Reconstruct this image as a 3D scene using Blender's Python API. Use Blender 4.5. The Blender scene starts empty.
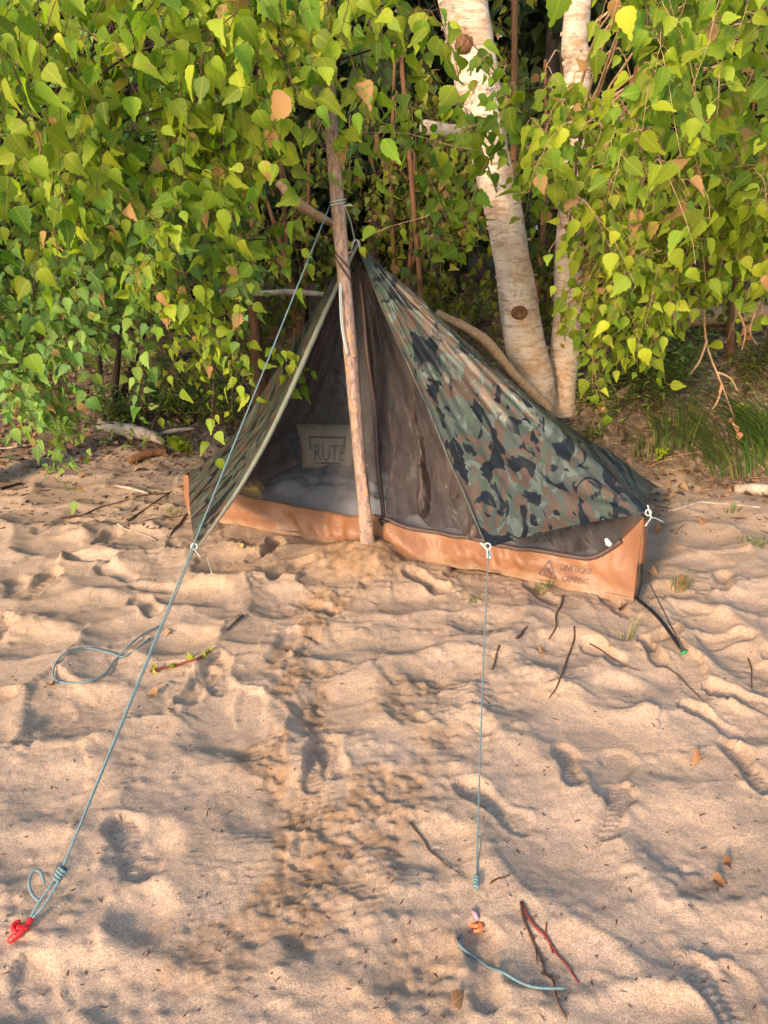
import bpy, math, random
import numpy as np
from mathutils import Vector

rng = np.random.default_rng(11)
random.seed(11)
scene = bpy.context.scene
COL = scene.collection

# ------------------------------------------------------------------ camera
F = 790.0
PITCH = math.radians(20.0)
CAMZ = 1.6
cp, sp = math.cos(PITCH), math.sin(PITCH)
cam_data = bpy.data.cameras.new("camera")
cam = bpy.data.objects.new("camera", cam_data)
COL.objects.link(cam)
cam.location = (0, 0, CAMZ)
cam.rotation_euler = (math.radians(90) - PITCH, 0, 0)
cam_data.sensor_fit = 'VERTICAL'
cam_data.sensor_height = 36.0
cam_data.lens = F / 1024 * 36.0
cam_data.clip_start = 0.05
cam_data.clip_end = 2000
scene.camera = cam


def ray(px, py):
    dx = (px - 384.0) / F
    dy = (512.0 - py) / F
    return np.array([dx, cp + dy * sp, -sp + dy * cp])


def at(px, py, Y):
    d = ray(px, py)
    t = Y / d[1]
    return np.array([d[0] * t, Y, CAMZ + d[2] * t])


# ------------------------------------------------------------------ noise
def _hash(ix, iy, seed):
    h = (ix.astype(np.int64) * 374761393 + iy.astype(np.int64) * 668265263 + seed * 974634777) & 0x7fffffff
    h = ((h ^ (h >> 13)) * 1274126177) & 0x7fffffff
    h = ((h ^ (h >> 15)) * 739982445) & 0x7fffffff
    return ((h ^ (h >> 16)) & 0xffff) / 65535.0


def vnoise(x, y, seed=0):
    ix = np.floor(x); iy = np.floor(y)
    fx = x - ix; fy = y - iy
    ix = ix.astype(np.int64); iy = iy.astype(np.int64)
    fx = fx * fx * fx * (fx * (fx * 6 - 15) + 10)
    fy = fy * fy * fy * (fy * (fy * 6 - 15) + 10)
    a = _hash(ix, iy, seed); b = _hash(ix + 1, iy, seed)
    c = _hash(ix, iy + 1, seed); d = _hash(ix + 1, iy + 1, seed)
    return (a + (b - a) * fx) * (1 - fy) + (c + (d - c) * fx) * fy - 0.5


def fbm(x, y, seed=0, octv=4):
    r = 0; amp = 1.0; f = 1.0
    for o in range(octv):
        c, s = math.cos(o * 1.3), math.sin(o * 1.3)
        r = r + amp * vnoise((x * c - y * s) * f + 17.3 * o, (x * s + y * c) * f - 5.1 * o, seed + o)
        amp *= 0.5; f *= 2.03
    return r


def worley(x, y, seed=0):
    ix = np.floor(x).astype(np.int64); iy = np.floor(y).astype(np.int64)
    f1 = np.full(x.shape, 9.0); f2 = np.full(x.shape, 9.0)
    idv = np.zeros(x.shape)
    for ox in (-1, 0, 1):
        for oy in (-1, 0, 1):
            cx = ix + ox; cy = iy + oy
            jx = cx + 0.15 + 0.7 * _hash(cx, cy, seed); jy = cy + 0.15 + 0.7 * _hash(cx, cy, seed + 91)
            d = np.hypot(x - jx, y - jy)
            nid = _hash(cx, cy, seed + 7)
            near = d < f1
            f2 = np.where(near, f1, np.minimum(f2, d))
            idv = np.where(near, nid, idv)
            f1 = np.where(near, d, f1)
    return f1, f2, idv


def sstep(a, b, x):
    t = np.clip((x - a) / (b - a), 0, 1)
    return t * t * (3 - 2 * t)


# ------------------------------------------------------------------ terrain
def base_h(x, y):
    x = np.asarray(x, float); y = np.asarray(y, float)
    right = sstep(0.2, 1.4, x)
    y0 = 5.3 - 0.5 * right
    y1 = 7.2 - 0.9 * right
    top = 0.28 + 0.55 * right
    h = top * sstep(0, 1, (y - y0) / (y1 - y0))
    h = h + 0.05 * np.clip(y - 7, 0, 60) * 0.3
    h = np.where(y < -2, h, h)
    return h


def gnd0(px, py):
    d = ray(px, py)
    t = CAMZ / -d[2] if d[2] < -0.02 else 20
    for _ in range(60):
        p = np.array([0, 0, CAMZ]) + d * t
        err = p[2] - float(base_h(p[0], p[1]))
        t += err * 0.5 / 0.35
    return p


def dent(H, X, Y, px, py, wpx, lpx, depth, ang=0.0, rim=0.25):
    """an elliptical pressed hollow with a soft raised rim; wpx/lpx are its size seen at that spot"""
    c = gnd0(px, py)
    ax = math.hypot(c[1], CAMZ)
    rx = wpx / F * ax * 0.5
    ry = lpx / F * ax * 0.5 * ax / CAMZ
    ca, sa = math.cos(ang), math.sin(ang)
    dx = X - c[0]; dy = Y - c[1]
    u = (dx * ca + dy * sa) / rx; v = (-dx * sa + dy * ca) / ry
    r = np.sqrt(u * u + v * v) + 0.28 * vnoise(X * 6 + px, Y * 6, 3) + 0.10 * vnoise(X * 20 + px, Y * 20, 4)
    depth = depth * .52
    bowl = -depth * (1 - sstep(0.35, 1.05, r))
    ridge = depth * rim * np.exp(-((r - 1.2) / 0.2) ** 2)
    return H * (1 - 0.6 * (1 - sstep(0.7, 1.2, r))) + bowl + ridge


def axis(parts):
    out = [parts[0][0]]
    for a, b, s0, s1 in parts:
        x = a
        n = max(1, int(round((b - a) / ((s0 + s1) / 2))))
        k = np.arange(1, n + 1) / n
        g = s1 / s0
        if abs(g - 1) < 1e-6:
            t = k
        else:
            t = (g ** k - 1) / (g - 1)
        out += list(a + (b - a) * t)
    return np.array(out)


XS = axis([(-1.15, 1.15, .0085, .0085), (1.15, 2.4, .0085, .016), (2.4, 5, .016, .15), (5, 200, .15, 30)])
neg = axis([(1.15, 2.4, .0085, .016), (2.4, 5, .016, .15), (5, 200, .15, 30)])
XS = np.concatenate([-neg[:0:-1], XS]) if True else XS
YS = axis([(0.95, 2.3, .0065, .0085), (2.3, 3.8, .0085, .015), (3.8, 6.2, .015, .025), (6.2, 12, .025, .4), (12, 300, .4, 40)])
lo = axis([(0, 0.6, .0065, .05), (0.6, 3, .05, .3), (3, 60, .3, 12)])
YS = np.concatenate([(0.95 - lo)[:0:-1], YS])
GX, GY = np.meshgrid(XS, YS)

near = (np.abs(GX) < 5) & (GY > -2) & (GY < 13)
H = base_h(GX, GY)
wx = GX + 0.10 * fbm(GX * 2.2, GY * 2.2, 21, 3)
wy = GY + 0.10 * fbm(GX * 2.2 + 9, GY * 2.2, 22, 3)
beach = 1 - sstep(4.9, 5.9, GY + 0.4 * vnoise(GX * 1.5, GY * 1.5, 5))
S = 0.026 * fbm(GX * 1.3, GY * 1.3, 31, 3)
# trampled dry sand: hollows that meet in soft ridges
f1, f2, cid = worley(wx * 3.1, wy * 2.9, 41)
amp = 0.022 + 0.042 * cid
far_tr = sstep(1.9, 2.6, GY)
S = S + (0.35 + 0.65 * far_tr) * amp * np.minimum(f1 * 1.25, 1.0) ** 1.7
f1b, f2b, cidb = worley(wx * 6.3 + 3, wy * 5.5, 43)
S = S + 0.013 * (cidb > 0.45) * np.minimum(f1b * 1.2, 1) ** 1.5 * (0.4 + 0.6 * far_tr)
dents = [
    (80, 706, 100, 46, .055, 0.0), (228, 724, 80, 62, .06, .5), (146, 846, 70, 52, .045, .1), (142, 912, 62, 52, .035, .2),
    (416, 962, 84, 70, .035, 0), (30, 990, 150, 60, .04, .3), (150, 1000, 120, 50, .03, -.2), (335, 706, 80, 60, .045, -.4),
    (598, 735, 130, 120, .05, .7), (560, 835, 120, 110, .05, .5), (693, 838, 120, 90, .06, -.3), (520, 775, 90, 70, .03, .2),
    (690, 935, 110, 60, .03, .3), (560, 960, 120, 60, .03, -.2), (425, 840, 100, 60, .035, .2), (470, 735, 60, 44, .03, 0),
    (25, 640, 90, 30, .04, 0), (110, 575, 70, 24, .03, .2), (290, 600, 80, 26, .035, 0), (235, 562, 80, 26, .03, .1),
    (330, 640, 70, 30, .04, 0), (560, 650, 100, 34, .035, .2), (440, 665, 80, 34, .035, -.2), (735, 655, 60, 40, .045, .3),
    (700, 620, 60, 30, .03, 0), (620, 690, 70, 30, .03, 0), (745, 720, 80, 40, .035, 0), (270, 800, 90, 60, .035, .3),
    (60, 790, 100, 60, .03, -.2), (480, 620, 70, 24, .03, 0), (400, 600, 80, 24, .03, .1), (60, 545, 80, 20, .03, 0),
    (700, 560, 60, 18, .03, 0), (745, 600, 60, 24, .035, 0), (665, 590, 50, 20, .03, 0), (180, 640, 70, 24, .03, .3),
    (750, 960, 90, 90, .04, 0), (330, 930, 90, 60, .03, .3), (640, 1010, 120, 40, .03, 0), (20, 850, 70, 60, .03, 0), (90, 605, 90, 28, .035, -.1),
    (30, 585, 60, 22, .03, .1), (190, 595, 80, 22, .03, 0), (130, 535, 80, 16, .025, 0), (520, 690, 80, 40, .03, .3), (400, 640, 70, 26, .03, 0),
]
for dd in dents:
    S = dent(S, GX, GY, *dd)
# wind ripples and creases
S = S + 0.010 * fbm(GX * 6, GY * 7, 51, 3)
S = S - 0.006 * np.abs(fbm(GX * 3.4 + .3 * fbm(GX * 3, GY * 3, 57, 2), GY * 5.2, 55, 4)) * sstep(1.6, 2.6, GY) - .004 * np.abs(fbm(GX * 9, GY * 12, 56, 3))
S = S + 0.0028 * fbm(GX * 28, GY * 28, 53, 4) * (.4 + sstep(-.1, .3, fbm(GX * 2, GY * 2, 58, 2)) * 1.6)


def path_mask(pts, wid):
    m = np.zeros(GX.shape)
    P = [gnd0(*p) for p in pts]
    for a, b in zip(P[:-1], P[1:]):
        d = b[:2] - a[:2]
        t = np.clip(((GX - a[0]) * d[0] + (GY - a[1]) * d[1]) / (d @ d), 0, 1)
        r = np.hypot(GX - a[0] - t * d[0], GY - a[1] - t * d[1])
        m = np.maximum(m, 1 - sstep(wid * 0.4, wid * 1.4, r + 0.12 * fbm(GX * 7, GY * 7, 61, 3)))
    return m


damp = np.maximum.reduce([
    path_mask([(372, 560), (318, 600), (300, 680), (292, 745)], .13),
    path_mask([(292, 745), (300, 800), (330, 850), (280, 880)], .22) * .9,
    path_mask([(430, 690), (390, 790), (330, 860), (230, 830)], .16) * .7,
    path_mask([(280, 880), (210, 960), (190, 1020)], .17) * .6,
    path_mask([(420, 960), (400, 1020)], .15) * .5,
    path_mask([(700, 880), (725, 880)], .05) * .7])
damp *= sstep(-.22, .3, fbm(GX * 5, GY * 5, 63, 4) + .02)
f1c, f2c, cidc = worley(GX * 26 + 2 * fbm(GX * 9, GY * 9, 3, 2), GY * 26, 71)
clod = np.clip(1 - f1c * 1.25, 0, 1) ** .7 * cidc
f1d, f2d, cidd = worley(GX * 55, GY * 55, 73)
clod2 = np.clip(1 - f1d * 1.3, 0, 1) * (cidd > .4)
cm = np.clip(damp * 1.2, 0, 1)
S = S - 0.014 * damp + cm * (0.014 * clod * sstep(-.2, .3, fbm(GX * 4, GY * 4, 76, 2)) + 0.009 * clod2 + .022 * fbm(GX * 9, GY * 9, 75, 5) + .012 * fbm(GX * 34, GY * 34, 78, 3))
# tread marks of boot soles
for (px, py, w, l, ang, fr) in [(235, 850, 100, 60, .6, 150), (300, 915, 90, 60, .4, 170), (370, 880, 90, 60, -.3, 160), (350, 800, 70, 60, .9, 150),
                                (470, 700, 80, 50, .2, 150), (715, 700, 70, 50, .4, 140), (255, 690, 60, 50, .8, 170), (200, 920, 60, 60, 1.1, 160)]:
    c = gnd0(px, py); ax = math.hypot(c[1], CAMZ)
    rx = w / F * ax * .5; ry = l / F * ax * .5 * ax / CAMZ
    u = ((GX - c[0]) * math.cos(ang) + (GY - c[1]) * math.sin(ang)); v = (-(GX - c[0]) * math.sin(ang) + (GY - c[1]) * math.cos(ang))
    m = 1 - sstep(.6, 1.1, np.sqrt((u / rx) ** 2 + (v / ry) ** 2) + .3 * vnoise(GX * 9, GY * 9, 8))
    zig = np.sin(v * fr * 1.4 + 1.8 * np.sin(u * 120) + 7 * fbm(GX * 9, GY * 9, 82, 3))
    S = S + m * 0.004 * zig * (.5 + vnoise(GX * 14, GY * 14, 9))
# level sand below the tent floor so nothing pokes through it
WA = np.array([-1.13, 4.36]); WB = np.array([1.135, 3.24])
WD = (WB - WA) / np.linalg.norm(WB - WA); WN = np.array([-WD[1], WD[0]])
WL = np.linalg.norm(WB - WA)
su = ((GX - WA[0]) * WD[0] + (GY - WA[1]) * WD[1]) / WL
sv = (GX - WA[0]) * WN[0] + (GY - WA[1]) * WN[1]
under = sstep(-.08, .08, su) * (1 - sstep(.96, 1.06, su)) * sstep(-.05, .08, sv) * (1 - sstep(1.1, 1.4, sv))
S = S * (1 - under) - 0.03 * under
fring = np.exp(-((sv + .03) / .10) ** 2) * sstep(-.1, .0, su) * (1 - sstep(1., 1.06, su))
S = S * (1 - .65 * fring) + .004 * fring
# shoe prints, older ones half blown over
prng = np.random.default_rng(5)
for i_ in range(70):
    cx_ = prng.uniform(-1.9, 1.9); cy_ = prng.uniform(1.25, 4.5)
    if abs(cx_) > .62 * cy_ + .2: continue
    an_ = prng.normal(math.pi / 2, .5) if prng.uniform() < .7 else prng.uniform(0, 6.28)
    du = (GX - cx_) * math.cos(an_) + (GY - cy_) * math.sin(an_); dv2 = -(GX - cx_) * math.sin(an_) + (GY - cy_) * math.cos(an_)
    sc_ = prng.uniform(.85, 1.1); uu_ = du / (.145 * sc_); hw = (.048 - .010 * np.cos(uu_ * 3.6 + .4)) * sc_ * np.sqrt(np.clip(1 - np.abs(uu_) ** 3.2, 1e-4, 1))
    rr2 = np.where(np.abs(uu_) < 1, np.abs(dv2) / hw, 1 + (np.abs(uu_) - 1) * 3 + np.abs(dv2) / .05)
    rr2 = rr2 + .35 * fbm(GX * 9 + i_, GY * 9, 85, 3)
    dep_ = prng.uniform(.012, .030); age = prng.uniform(0, 1)
    ins = 1 - sstep(.75 - .2 * age, 1.08 + .25 * age, rr2)
    rimm = np.exp(-((rr2 - 1.25) / .22) ** 2) * (.5 + fbm(GX * 14 + i_, GY * 14, 86, 3))
    S = S * (1 - .55 * ins) - dep_ * ins * (1 + .3 * np.sin(uu_ * 2.2)) + dep_ * .42 * rimm
    if age < .45:
        S = S + ins * .0035 * np.sin(du * 300 + 2 * np.sin(dv2 * 110) + 3 * fbm(GX * 8, GY * 8, 87, 2))
f1e, _, cide = worley(GX * 19 + .6 * fbm(GX * 11, GY * 11, 4, 2), GY * 19, 79)
lump = np.clip(1 - f1e * (1.4 + 1.4 * cide), 0, 1) ** .8 * (cide > .45) * sstep(.0, .35, fbm(GX * 2.6, GY * 2.6, 90, 3) + .08)
S = S + .009 * lump + .0020 * fbm(GX * 60, GY * 60, 89, 3)
# mound heaped round the pole foot
c = gnd0(366, 562)
r = np.hypot((GX - c[0]) / .22, (GY - c[1] - .02) / .20) + .25 * fbm(GX * 9, GY * 9, 84, 3)
md = np.exp(-(r ** 2.2) * 1.1)
S = S * (1 - md * .7) + .14 * md + md * (.012 * clod + .006 * clod2)
damp = np.maximum(damp, np.clip(md * 2.2, 0, 1.5))
soilh = 0.05 * fbm(GX * 3, GY * 3, 91, 4) + .03 * fbm(GX * 12, GY * 12, 92, 3)
S = S * .86
S = S * beach + soilh * (1 - beach)
S = S - 0.02
HH = H + np.where(near, S, 0.2 * fbm(GX * .2, GY * .2, 95, 2))
damp = np.where(near, damp, 0)
rgt = sstep(0.7, 1.5, GX)
soil = sstep(5.55 - 1.05 * rgt, 5.95 - 1.05 * rgt, GY + .5 * fbm(GX * 2.5, GY * 2.5, 97, 4)) * (GY > 2)
debris = sstep(4.9, 5.5, GY + .3 * fbm(GX * 3, GY * 3, 98, 3)) * (1 - rgt)


def ground(x, y):
    i = int(np.clip(np.searchsorted(XS, x) - 1, 0, len(XS) - 2)); j = int(np.clip(np.searchsorted(YS, y) - 1, 0, len(YS) - 2))
    fx = (x - XS[i]) / (XS[i + 1] - XS[i]); fy = (y - YS[j]) / (YS[j + 1] - YS[j])
    return float((HH[j, i] * (1 - fx) + HH[j, i + 1] * fx) * (1 - fy) + (HH[j + 1, i] * (1 - fx) + HH[j + 1, i + 1] * fx) * fy)


def gnd(px, py, lift=0.0):
    d = ray(px, py)
    t = 0.5
    p = None
    while t < 40:
        p = np.array([0, 0, CAMZ]) + d * t
        if p[2] < ground(p[0], p[1]):
            break
        t += 0.01
    return np.array([p[0], p[1], ground(p[0], p[1]) + lift])


# ------------------------------------------------------------------ mesh helpers
class Acc:
    def __init__(self):
        self.V = []; self.L = []; self.T = []; self.UV = []; self.C = []; self.n = 0

    def add(self, verts, faces, uv=None, col=(0, 0, 0, 1)):
        verts = np.asarray(verts, float).reshape(-1, 3)
        self.V.append(verts)
        for f in faces:
            self.T.append(len(f)); self.L.extend([i + self.n for i in f])
        if uv is None:
            uv = np.zeros((len(verts), 2))
        self.UV.append(np.asarray(uv, float))
        self.C.append(np.tile(np.asarray(col, float), (len(verts), 1)))
        self.n += len(verts)

    def addnp(self, verts, loops, totals, uv, col):
        self.V.append(verts); self.L.extend((loops + self.n).tolist()); self.T.extend(totals.tolist())
        self.UV.append(uv); self.C.append(col); self.n += len(verts)

    def tube(self, pts, radii, sides=8, cap=True, uvscale=1.0, wob=0.0):
        pts = np.asarray(pts, float); n = len(pts)
        radii = np.broadcast_to(np.asarray(radii, float), (n,))
        tang = np.gradient(pts, axis=0)
        tang /= np.linalg.norm(tang, axis=1)[:, None] + 1e-9
        ref = np.array([0, 0, 1.0]) if abs(tang[0][2]) < .8 else np.array([1.0, 0, 0])
        vs = []; uv = []
        nrm = ref - tang[0] * (ref @ tang[0]); nrm /= np.linalg.norm(nrm)
        dist = 0
        for i in range(n):
            nrm = nrm - tang[i] * (nrm @ tang[i]); nrm /= np.linalg.norm(nrm) + 1e-9
            bi = np.cross(tang[i], nrm)
            if i: dist += np.linalg.norm(pts[i] - pts[i - 1])
            for k in range(sides):
                a = 2 * math.pi * k / sides
                rr = radii[i] * (1 + (wob * random.uniform(-1, 1) if wob else 0))
                vs.append(pts[i] + rr * (math.cos(a) * nrm + math.sin(a) * bi))
                uv.append((k / sides, dist * uvscale))
        fs = []
        for i in range(n - 1):
            for k in range(sides):
                k2 = (k + 1) % sides
                fs.append((i * sides + k, i * sides + k2, (i + 1) * sides + k2, (i + 1) * sides + k))
        if cap:
            fs.append(tuple(range(sides - 1, -1, -1))); fs.append(tuple((n - 1) * sides + k for k in range(sides)))
        self.add(vs, fs, uv)

    def build(self, name, mat, parent=None, smooth=True):
        me = bpy.data.meshes.new(name)
        V = np.concatenate(self.V) if self.V else np.zeros((0, 3))
        L = np.asarray(self.L, np.int32); T = np.asarray(self.T, np.int32)
        me.vertices.add(len(V)); me.vertices.foreach_set('co', V.astype(np.float32).ravel())
        me.loops.add(len(L)); me.loops.foreach_set('vertex_index', L)
        me.polygons.add(len(T))
        st = np.concatenate([[0], np.cumsum(T)[:-1]]).astype(np.int32)
        me.polygons.foreach_set('loop_start', st)
        me.update(calc_edges=True)
        uvl = me.uv_layers.new(name='UVMap')
        UV = np.concatenate(self.UV)
        uvl.data.foreach_set('uv', UV[L].astype(np.float32).ravel())
        ca = me.attributes.new('tint', 'FLOAT_COLOR', 'POINT')
        ca.data.foreach_set('color', np.concatenate(self.C).astype(np.float32).ravel())
        if smooth:
            me.polygons.foreach_set('use_smooth', np.ones(len(T), bool))
        me.validate()
        o = bpy.data.objects.new(name, me)
        COL.objects.link(o)
        if mat: me.materials.append(mat)
        if parent: o.parent = parent
        return o


def grid_mesh(name, P, mat, parent=None, uv=None, smooth=True):
    """P: (rows, cols, 3)"""
    r, c = P.shape[:2]
    a = Acc()
    idx = np.arange(r * c).reshape(r, c)
    q = np.stack([idx[:-1, :-1], idx[:-1, 1:], idx[1:, 1:], idx[1:, :-1]], -1).reshape(-1, 4)
    if uv is None:
        uu, vv = np.meshgrid(np.linspace(0, 1, c), np.linspace(0, 1, r))
        uv = np.stack([uu, vv], -1)
    a.addnp(P.reshape(-1, 3), q.ravel(), np.full(len(q), 4), uv.reshape(-1, 2), np.tile([0, 0, 0, 1.0], (r * c, 1)))
    return a.build(name, mat, parent, smooth)


def tag(o, label=None, cat=None, group=None, kind=None):
    if label: o['label'] = label
    if cat: o['category'] = cat
    if group: o['group'] = group
    if kind: o['kind'] = kind
    return o


def thing(name, label, cat, loc=(0, 0, 0), group=None):
    o = bpy.data.objects.new(name, None)
    o.empty_display_size = .1
    COL.objects.link(o)
    return tag(o, label, cat, group)


# an Empty at a thing's base: parts are built in world space, so shift them after parenting
def settle(root, loc):
    loc = Vector([float(v) for v in loc])
    root.location = loc
    for ch in list(root.children):
        ch.location = ch.location - loc


# ------------------------------------------------------------------ materials
def newmat(name):
    m = bpy.data.materials.new(name); m.use_nodes = True
    nt = m.node_tree; nt.nodes.clear()
    return m, nt


class N:
    def __init__(self, nt): self.nt = nt

    def __call__(self, typ, ins=None, **props):
        n = self.nt.nodes.new(typ)
        for k, v in props.items(): setattr(n, k, v)
        for k, v in (ins or {}).items():
            s = n.inputs[k]
            if isinstance(v, bpy.types.NodeSocket): self.nt.links.new(v, s)
            elif isinstance(v, bpy.types.Node): self.nt.links.new(v.outputs[0], s)
            else: s.default_value = v
        return n

    def ramp(self, fac, stops, interp='LINEAR'):
        n = self.nt.nodes.new('ShaderNodeValToRGB')
        n.color_ramp.interpolation = interp
        while len(n.color_ramp.elements) < len(stops): n.color_ramp.elements.new(.5)
        for e, (p, c) in zip(n.color_ramp.elements, stops):
            e.position = p
            e.color = (c, c, c, 1) if isinstance(c, (int, float)) else (*c, 1)
        self.nt.links.new(fac, n.inputs[0])
        return n.outputs[0]

    def mix(self, fac, a, b, typ='MIX'):
        n = self.nt.nodes.new('ShaderNodeMix'); n.data_type = 'RGBA'; n.blend_type = typ
        for s, v in ((n.inputs[0], fac), (n.inputs[6], a), (n.inputs[7], b)):
            if isinstance(v, bpy.types.NodeSocket): self.nt.links.new(v, s)
            elif isinstance(v, (tuple, list)): s.default_value = (*v, 1) if len(v) == 3 else v
            else: s.default_value = v
        return n.outputs[2]

    def math(self, op, a, b=0.0, clamp=False):
        n = self.nt.nodes.new('ShaderNodeMath'); n.operation = op; n.use_clamp = clamp
        for s, v in ((n.inputs[0], a), (n.inputs[1], b)):
            if isinstance(v, bpy.types.NodeSocket): self.nt.links.new(v, s)
            else: s.default_value = v
        return n.outputs[0]

    def noise(self, vec, scale, detail=3, rough=.55, dist=0.0, out='Fac'):
        n = self('ShaderNodeTexNoise', {'Scale': scale, 'Detail': detail, 'Roughness': rough, 'Distortion': dist})
        if vec is not None: self.nt.links.new(vec, n.inputs['Vector'])
        return n.outputs[out]

    def bump(self, height, strength=.5, dist=.01, normal=None):
        n = self('ShaderNodeBump', {'Height': height, 'Strength': strength, 'Distance': dist})
        if normal is not None: self.nt.links.new(normal, n.inputs['Normal'])
        return n.outputs[0]

    def scaled(self, vec, s):
        n = self('ShaderNodeMapping', {'Vector': vec, 'Scale': s})
        return n.outputs[0]

    def out(self, sh):
        o = self.nt.nodes.new('ShaderNodeOutputMaterial'); self.nt.links.new(sh, o.inputs[0])


def mat_leaf(name, green, yellow, trans=.35, brown=True, rough=.55, dull=0.0, spec=.2):
    m, nt = newmat(name); n = N(nt)
    at_ = n('ShaderNodeAttribute', attribute_name='tint')
    sep = n('ShaderNodeSeparateColor', {0: at_.outputs['Color']})
    uv = n('ShaderNodeUVMap', uv_map='UVMap').outputs[0]
    base = n.mix(sep.outputs[1], green, yellow)
    var = n.math('MULTIPLY_ADD', sep.outputs[0], .9); var.node.inputs[2].default_value = .6
    base = n.mix(1.0, base, n('ShaderNodeCombineColor', {0: var, 1: var, 2: var}).outputs[0], 'MULTIPLY')
    # veins
    sx = n('ShaderNodeSeparateXYZ', {0: uv})
    ax = n.math('ABSOLUTE', sx.outputs[0])
    v = n.math('SUBTRACT', sx.outputs[1], n.math('MULTIPLY', ax, .55))
    w = n.math('ABSOLUTE', n.math('SINE', n.math('MULTIPLY', v, 24.0)))
    vein = n.math('MAXIMUM', n.ramp(w, [(0, 1.0), (.22, 0.0)]), n.ramp(ax, [(0, 1.0), (.05, 0.0)]))
    base = n.mix(n.math('MULTIPLY', vein, .2), base, tuple(min(1, c * 1.9 + .01) for c in yellow))
    if brown:
        pos = n('ShaderNodeNewGeometry').outputs['Position']
        nz = n.noise(pos, 42, 3, .6)
        thr = n.math('SUBTRACT', 1.02, n.math('MULTIPLY', sep.outputs[2], .72))
        mk = n.math('MULTIPLY', n.math('SUBTRACT', nz, n.math('MULTIPLY', thr, .75)), 14, clamp=True)
        base = n.mix(mk, base, (.34, .19, .085))
    if dull: base = n.mix(dull, base, (.05, .06, .03))
    b = n.bump(vein, .25, .002)
    p = n('ShaderNodeBsdfPrincipled', {'Base Color': base, 'Roughness': rough, 'Normal': b, 'Specular IOR Level': spec})
    tcol = n.mix(1.0, base, (1.45, 1.8, .6), 'MULTIPLY')
    t = n('ShaderNodeBsdfTranslucent', {'Color': tcol, 'Normal': b})
    mx = n('ShaderNodeMixShader', {0: trans, 1: p, 2: t})
    n.out(mx.outputs[0])
    return m


def simple_mat(name, col, rough=.6, noise_scale=30, var=.3, bump=.2, spec=.4, metallic=0, trans=0.0, bscale=None, bdist=.003):
    m, nt = newmat(name); n = N(nt)
    oc = n('ShaderNodeTexCoord').outputs['Object']
    nz = n.noise(oc, noise_scale, 4, .6)
    dk = tuple(c * (1 - var) for c in col); lt = tuple(min(1, c * (1 + var)) for c in col)
    c = n.ramp(nz, [(.3, dk), (.7, lt)])
    b = n.bump(n.noise(oc, bscale or noise_scale * 2.5, 4, .6), bump, bdist)
    p = n('ShaderNodeBsdfPrincipled', {'Base Color': c, 'Roughness': rough, 'Normal': b, 'Specular IOR Level': spec, 'Metallic': metallic})
    sh = p.outputs[0]
    if trans:
        t = n('ShaderNodeBsdfTranslucent', {'Color': c})
        sh = n('ShaderNodeMixShader', {0: trans, 1: sh, 2: t.outputs[0]}).outputs[0]
    n.out(sh)
    return m


# --- ground
def mat_ground():
    m, nt = newmat('beach_sand_and_soil'); n = N(nt)
    pos = n('ShaderNodeTexCoord').outputs['Object']
    a = n('ShaderNodeAttribute', attribute_name='tint')
    sep = n('ShaderNodeSeparateColor', {0: a.outputs['Color']})
    damp, soil, deb = sep.outputs
    big = n.noise(pos, 2.2, 4, .6)
    sand = n.ramp(big, [(.25, (.36, .25, .172)), (.75, (.46, .325, .23))])
    mid = n.noise(pos, 16, 4, .65)
    sand = n.mix(n.ramp(mid, [(.42, 0), (.72, .55)]), sand, (.30, .22, .15))
    drift = n.noise(pos, 1.1, 5, .68, .6)
    sand = n.mix(n.ramp(drift, [(.45, 0.0), (.62, .6)]), sand, (.43, .285, .175))
    grain = n.noise(pos, 330, 2, .75)
    sand = n.mix(1.0, sand, n.ramp(grain, [(.3, .52), (.5, 1.0), (.7, 1.42)]), 'MULTIPLY')
    grain2 = n.noise(pos, 120, 3, .7)
    sand = n.mix(1.0, sand, n.ramp(grain2, [(.3, .76), (.5, 1.0), (.72, 1.2)]), 'MULTIPLY')
    vor = n('ShaderNodeTexVoronoi', {'Vector': pos, 'Scale': 95.0})
    speck = n.math('MULTIPLY', n.ramp(vor.outputs['Distance'], [(.10, 1.0), (.2, 0.0)]), n.ramp(n.noise(pos, 7, 3), [(.5, 0.0), (.62, .75)]))
    sand = n.mix(speck, sand, (.10, .065, .04))
    sand = n.mix(n.math('MULTIPLY', n.math('MULTIPLY', damp, n.ramp(n.noise(pos, 14, 5, .7), [(.36, .25), (.6, 1.25)]), clamp=True), .85), sand, n.ramp(n.noise(pos, 24, 4, .7), [(.3, (.15, .085, .042)), (.7, (.36, .215, .115))]))
    dbn = n.noise(pos, 30, 5, .7, .4)
    sand = n.mix(n.math('MULTIPLY', deb, n.ramp(dbn, [(.45, 0.1), (.62, .8)])), sand, (.13, .095, .075))
    so = n.ramp(n.noise(pos, 22, 5, .7), [(.3, (.035, .024, .016)), (.52, (.12, .083, .054)), (.72, (.30, .21, .14))])
    col = n.mix(soil, sand, so)
    h1 = n.noise(pos, 60, 4, .7); h2 = n.noise(pos, 420, 3, .7)
    b = n.bump(h1, .45, .008)
    b = n.bump(h2, .6, .004, b)
    p = n('ShaderNodeBsdfPrincipled', {'Base Color': col, 'Roughness': .92, 'Normal': b, 'Specular IOR Level': .15})
    n.out(p.outputs[0])
    return m


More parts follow.
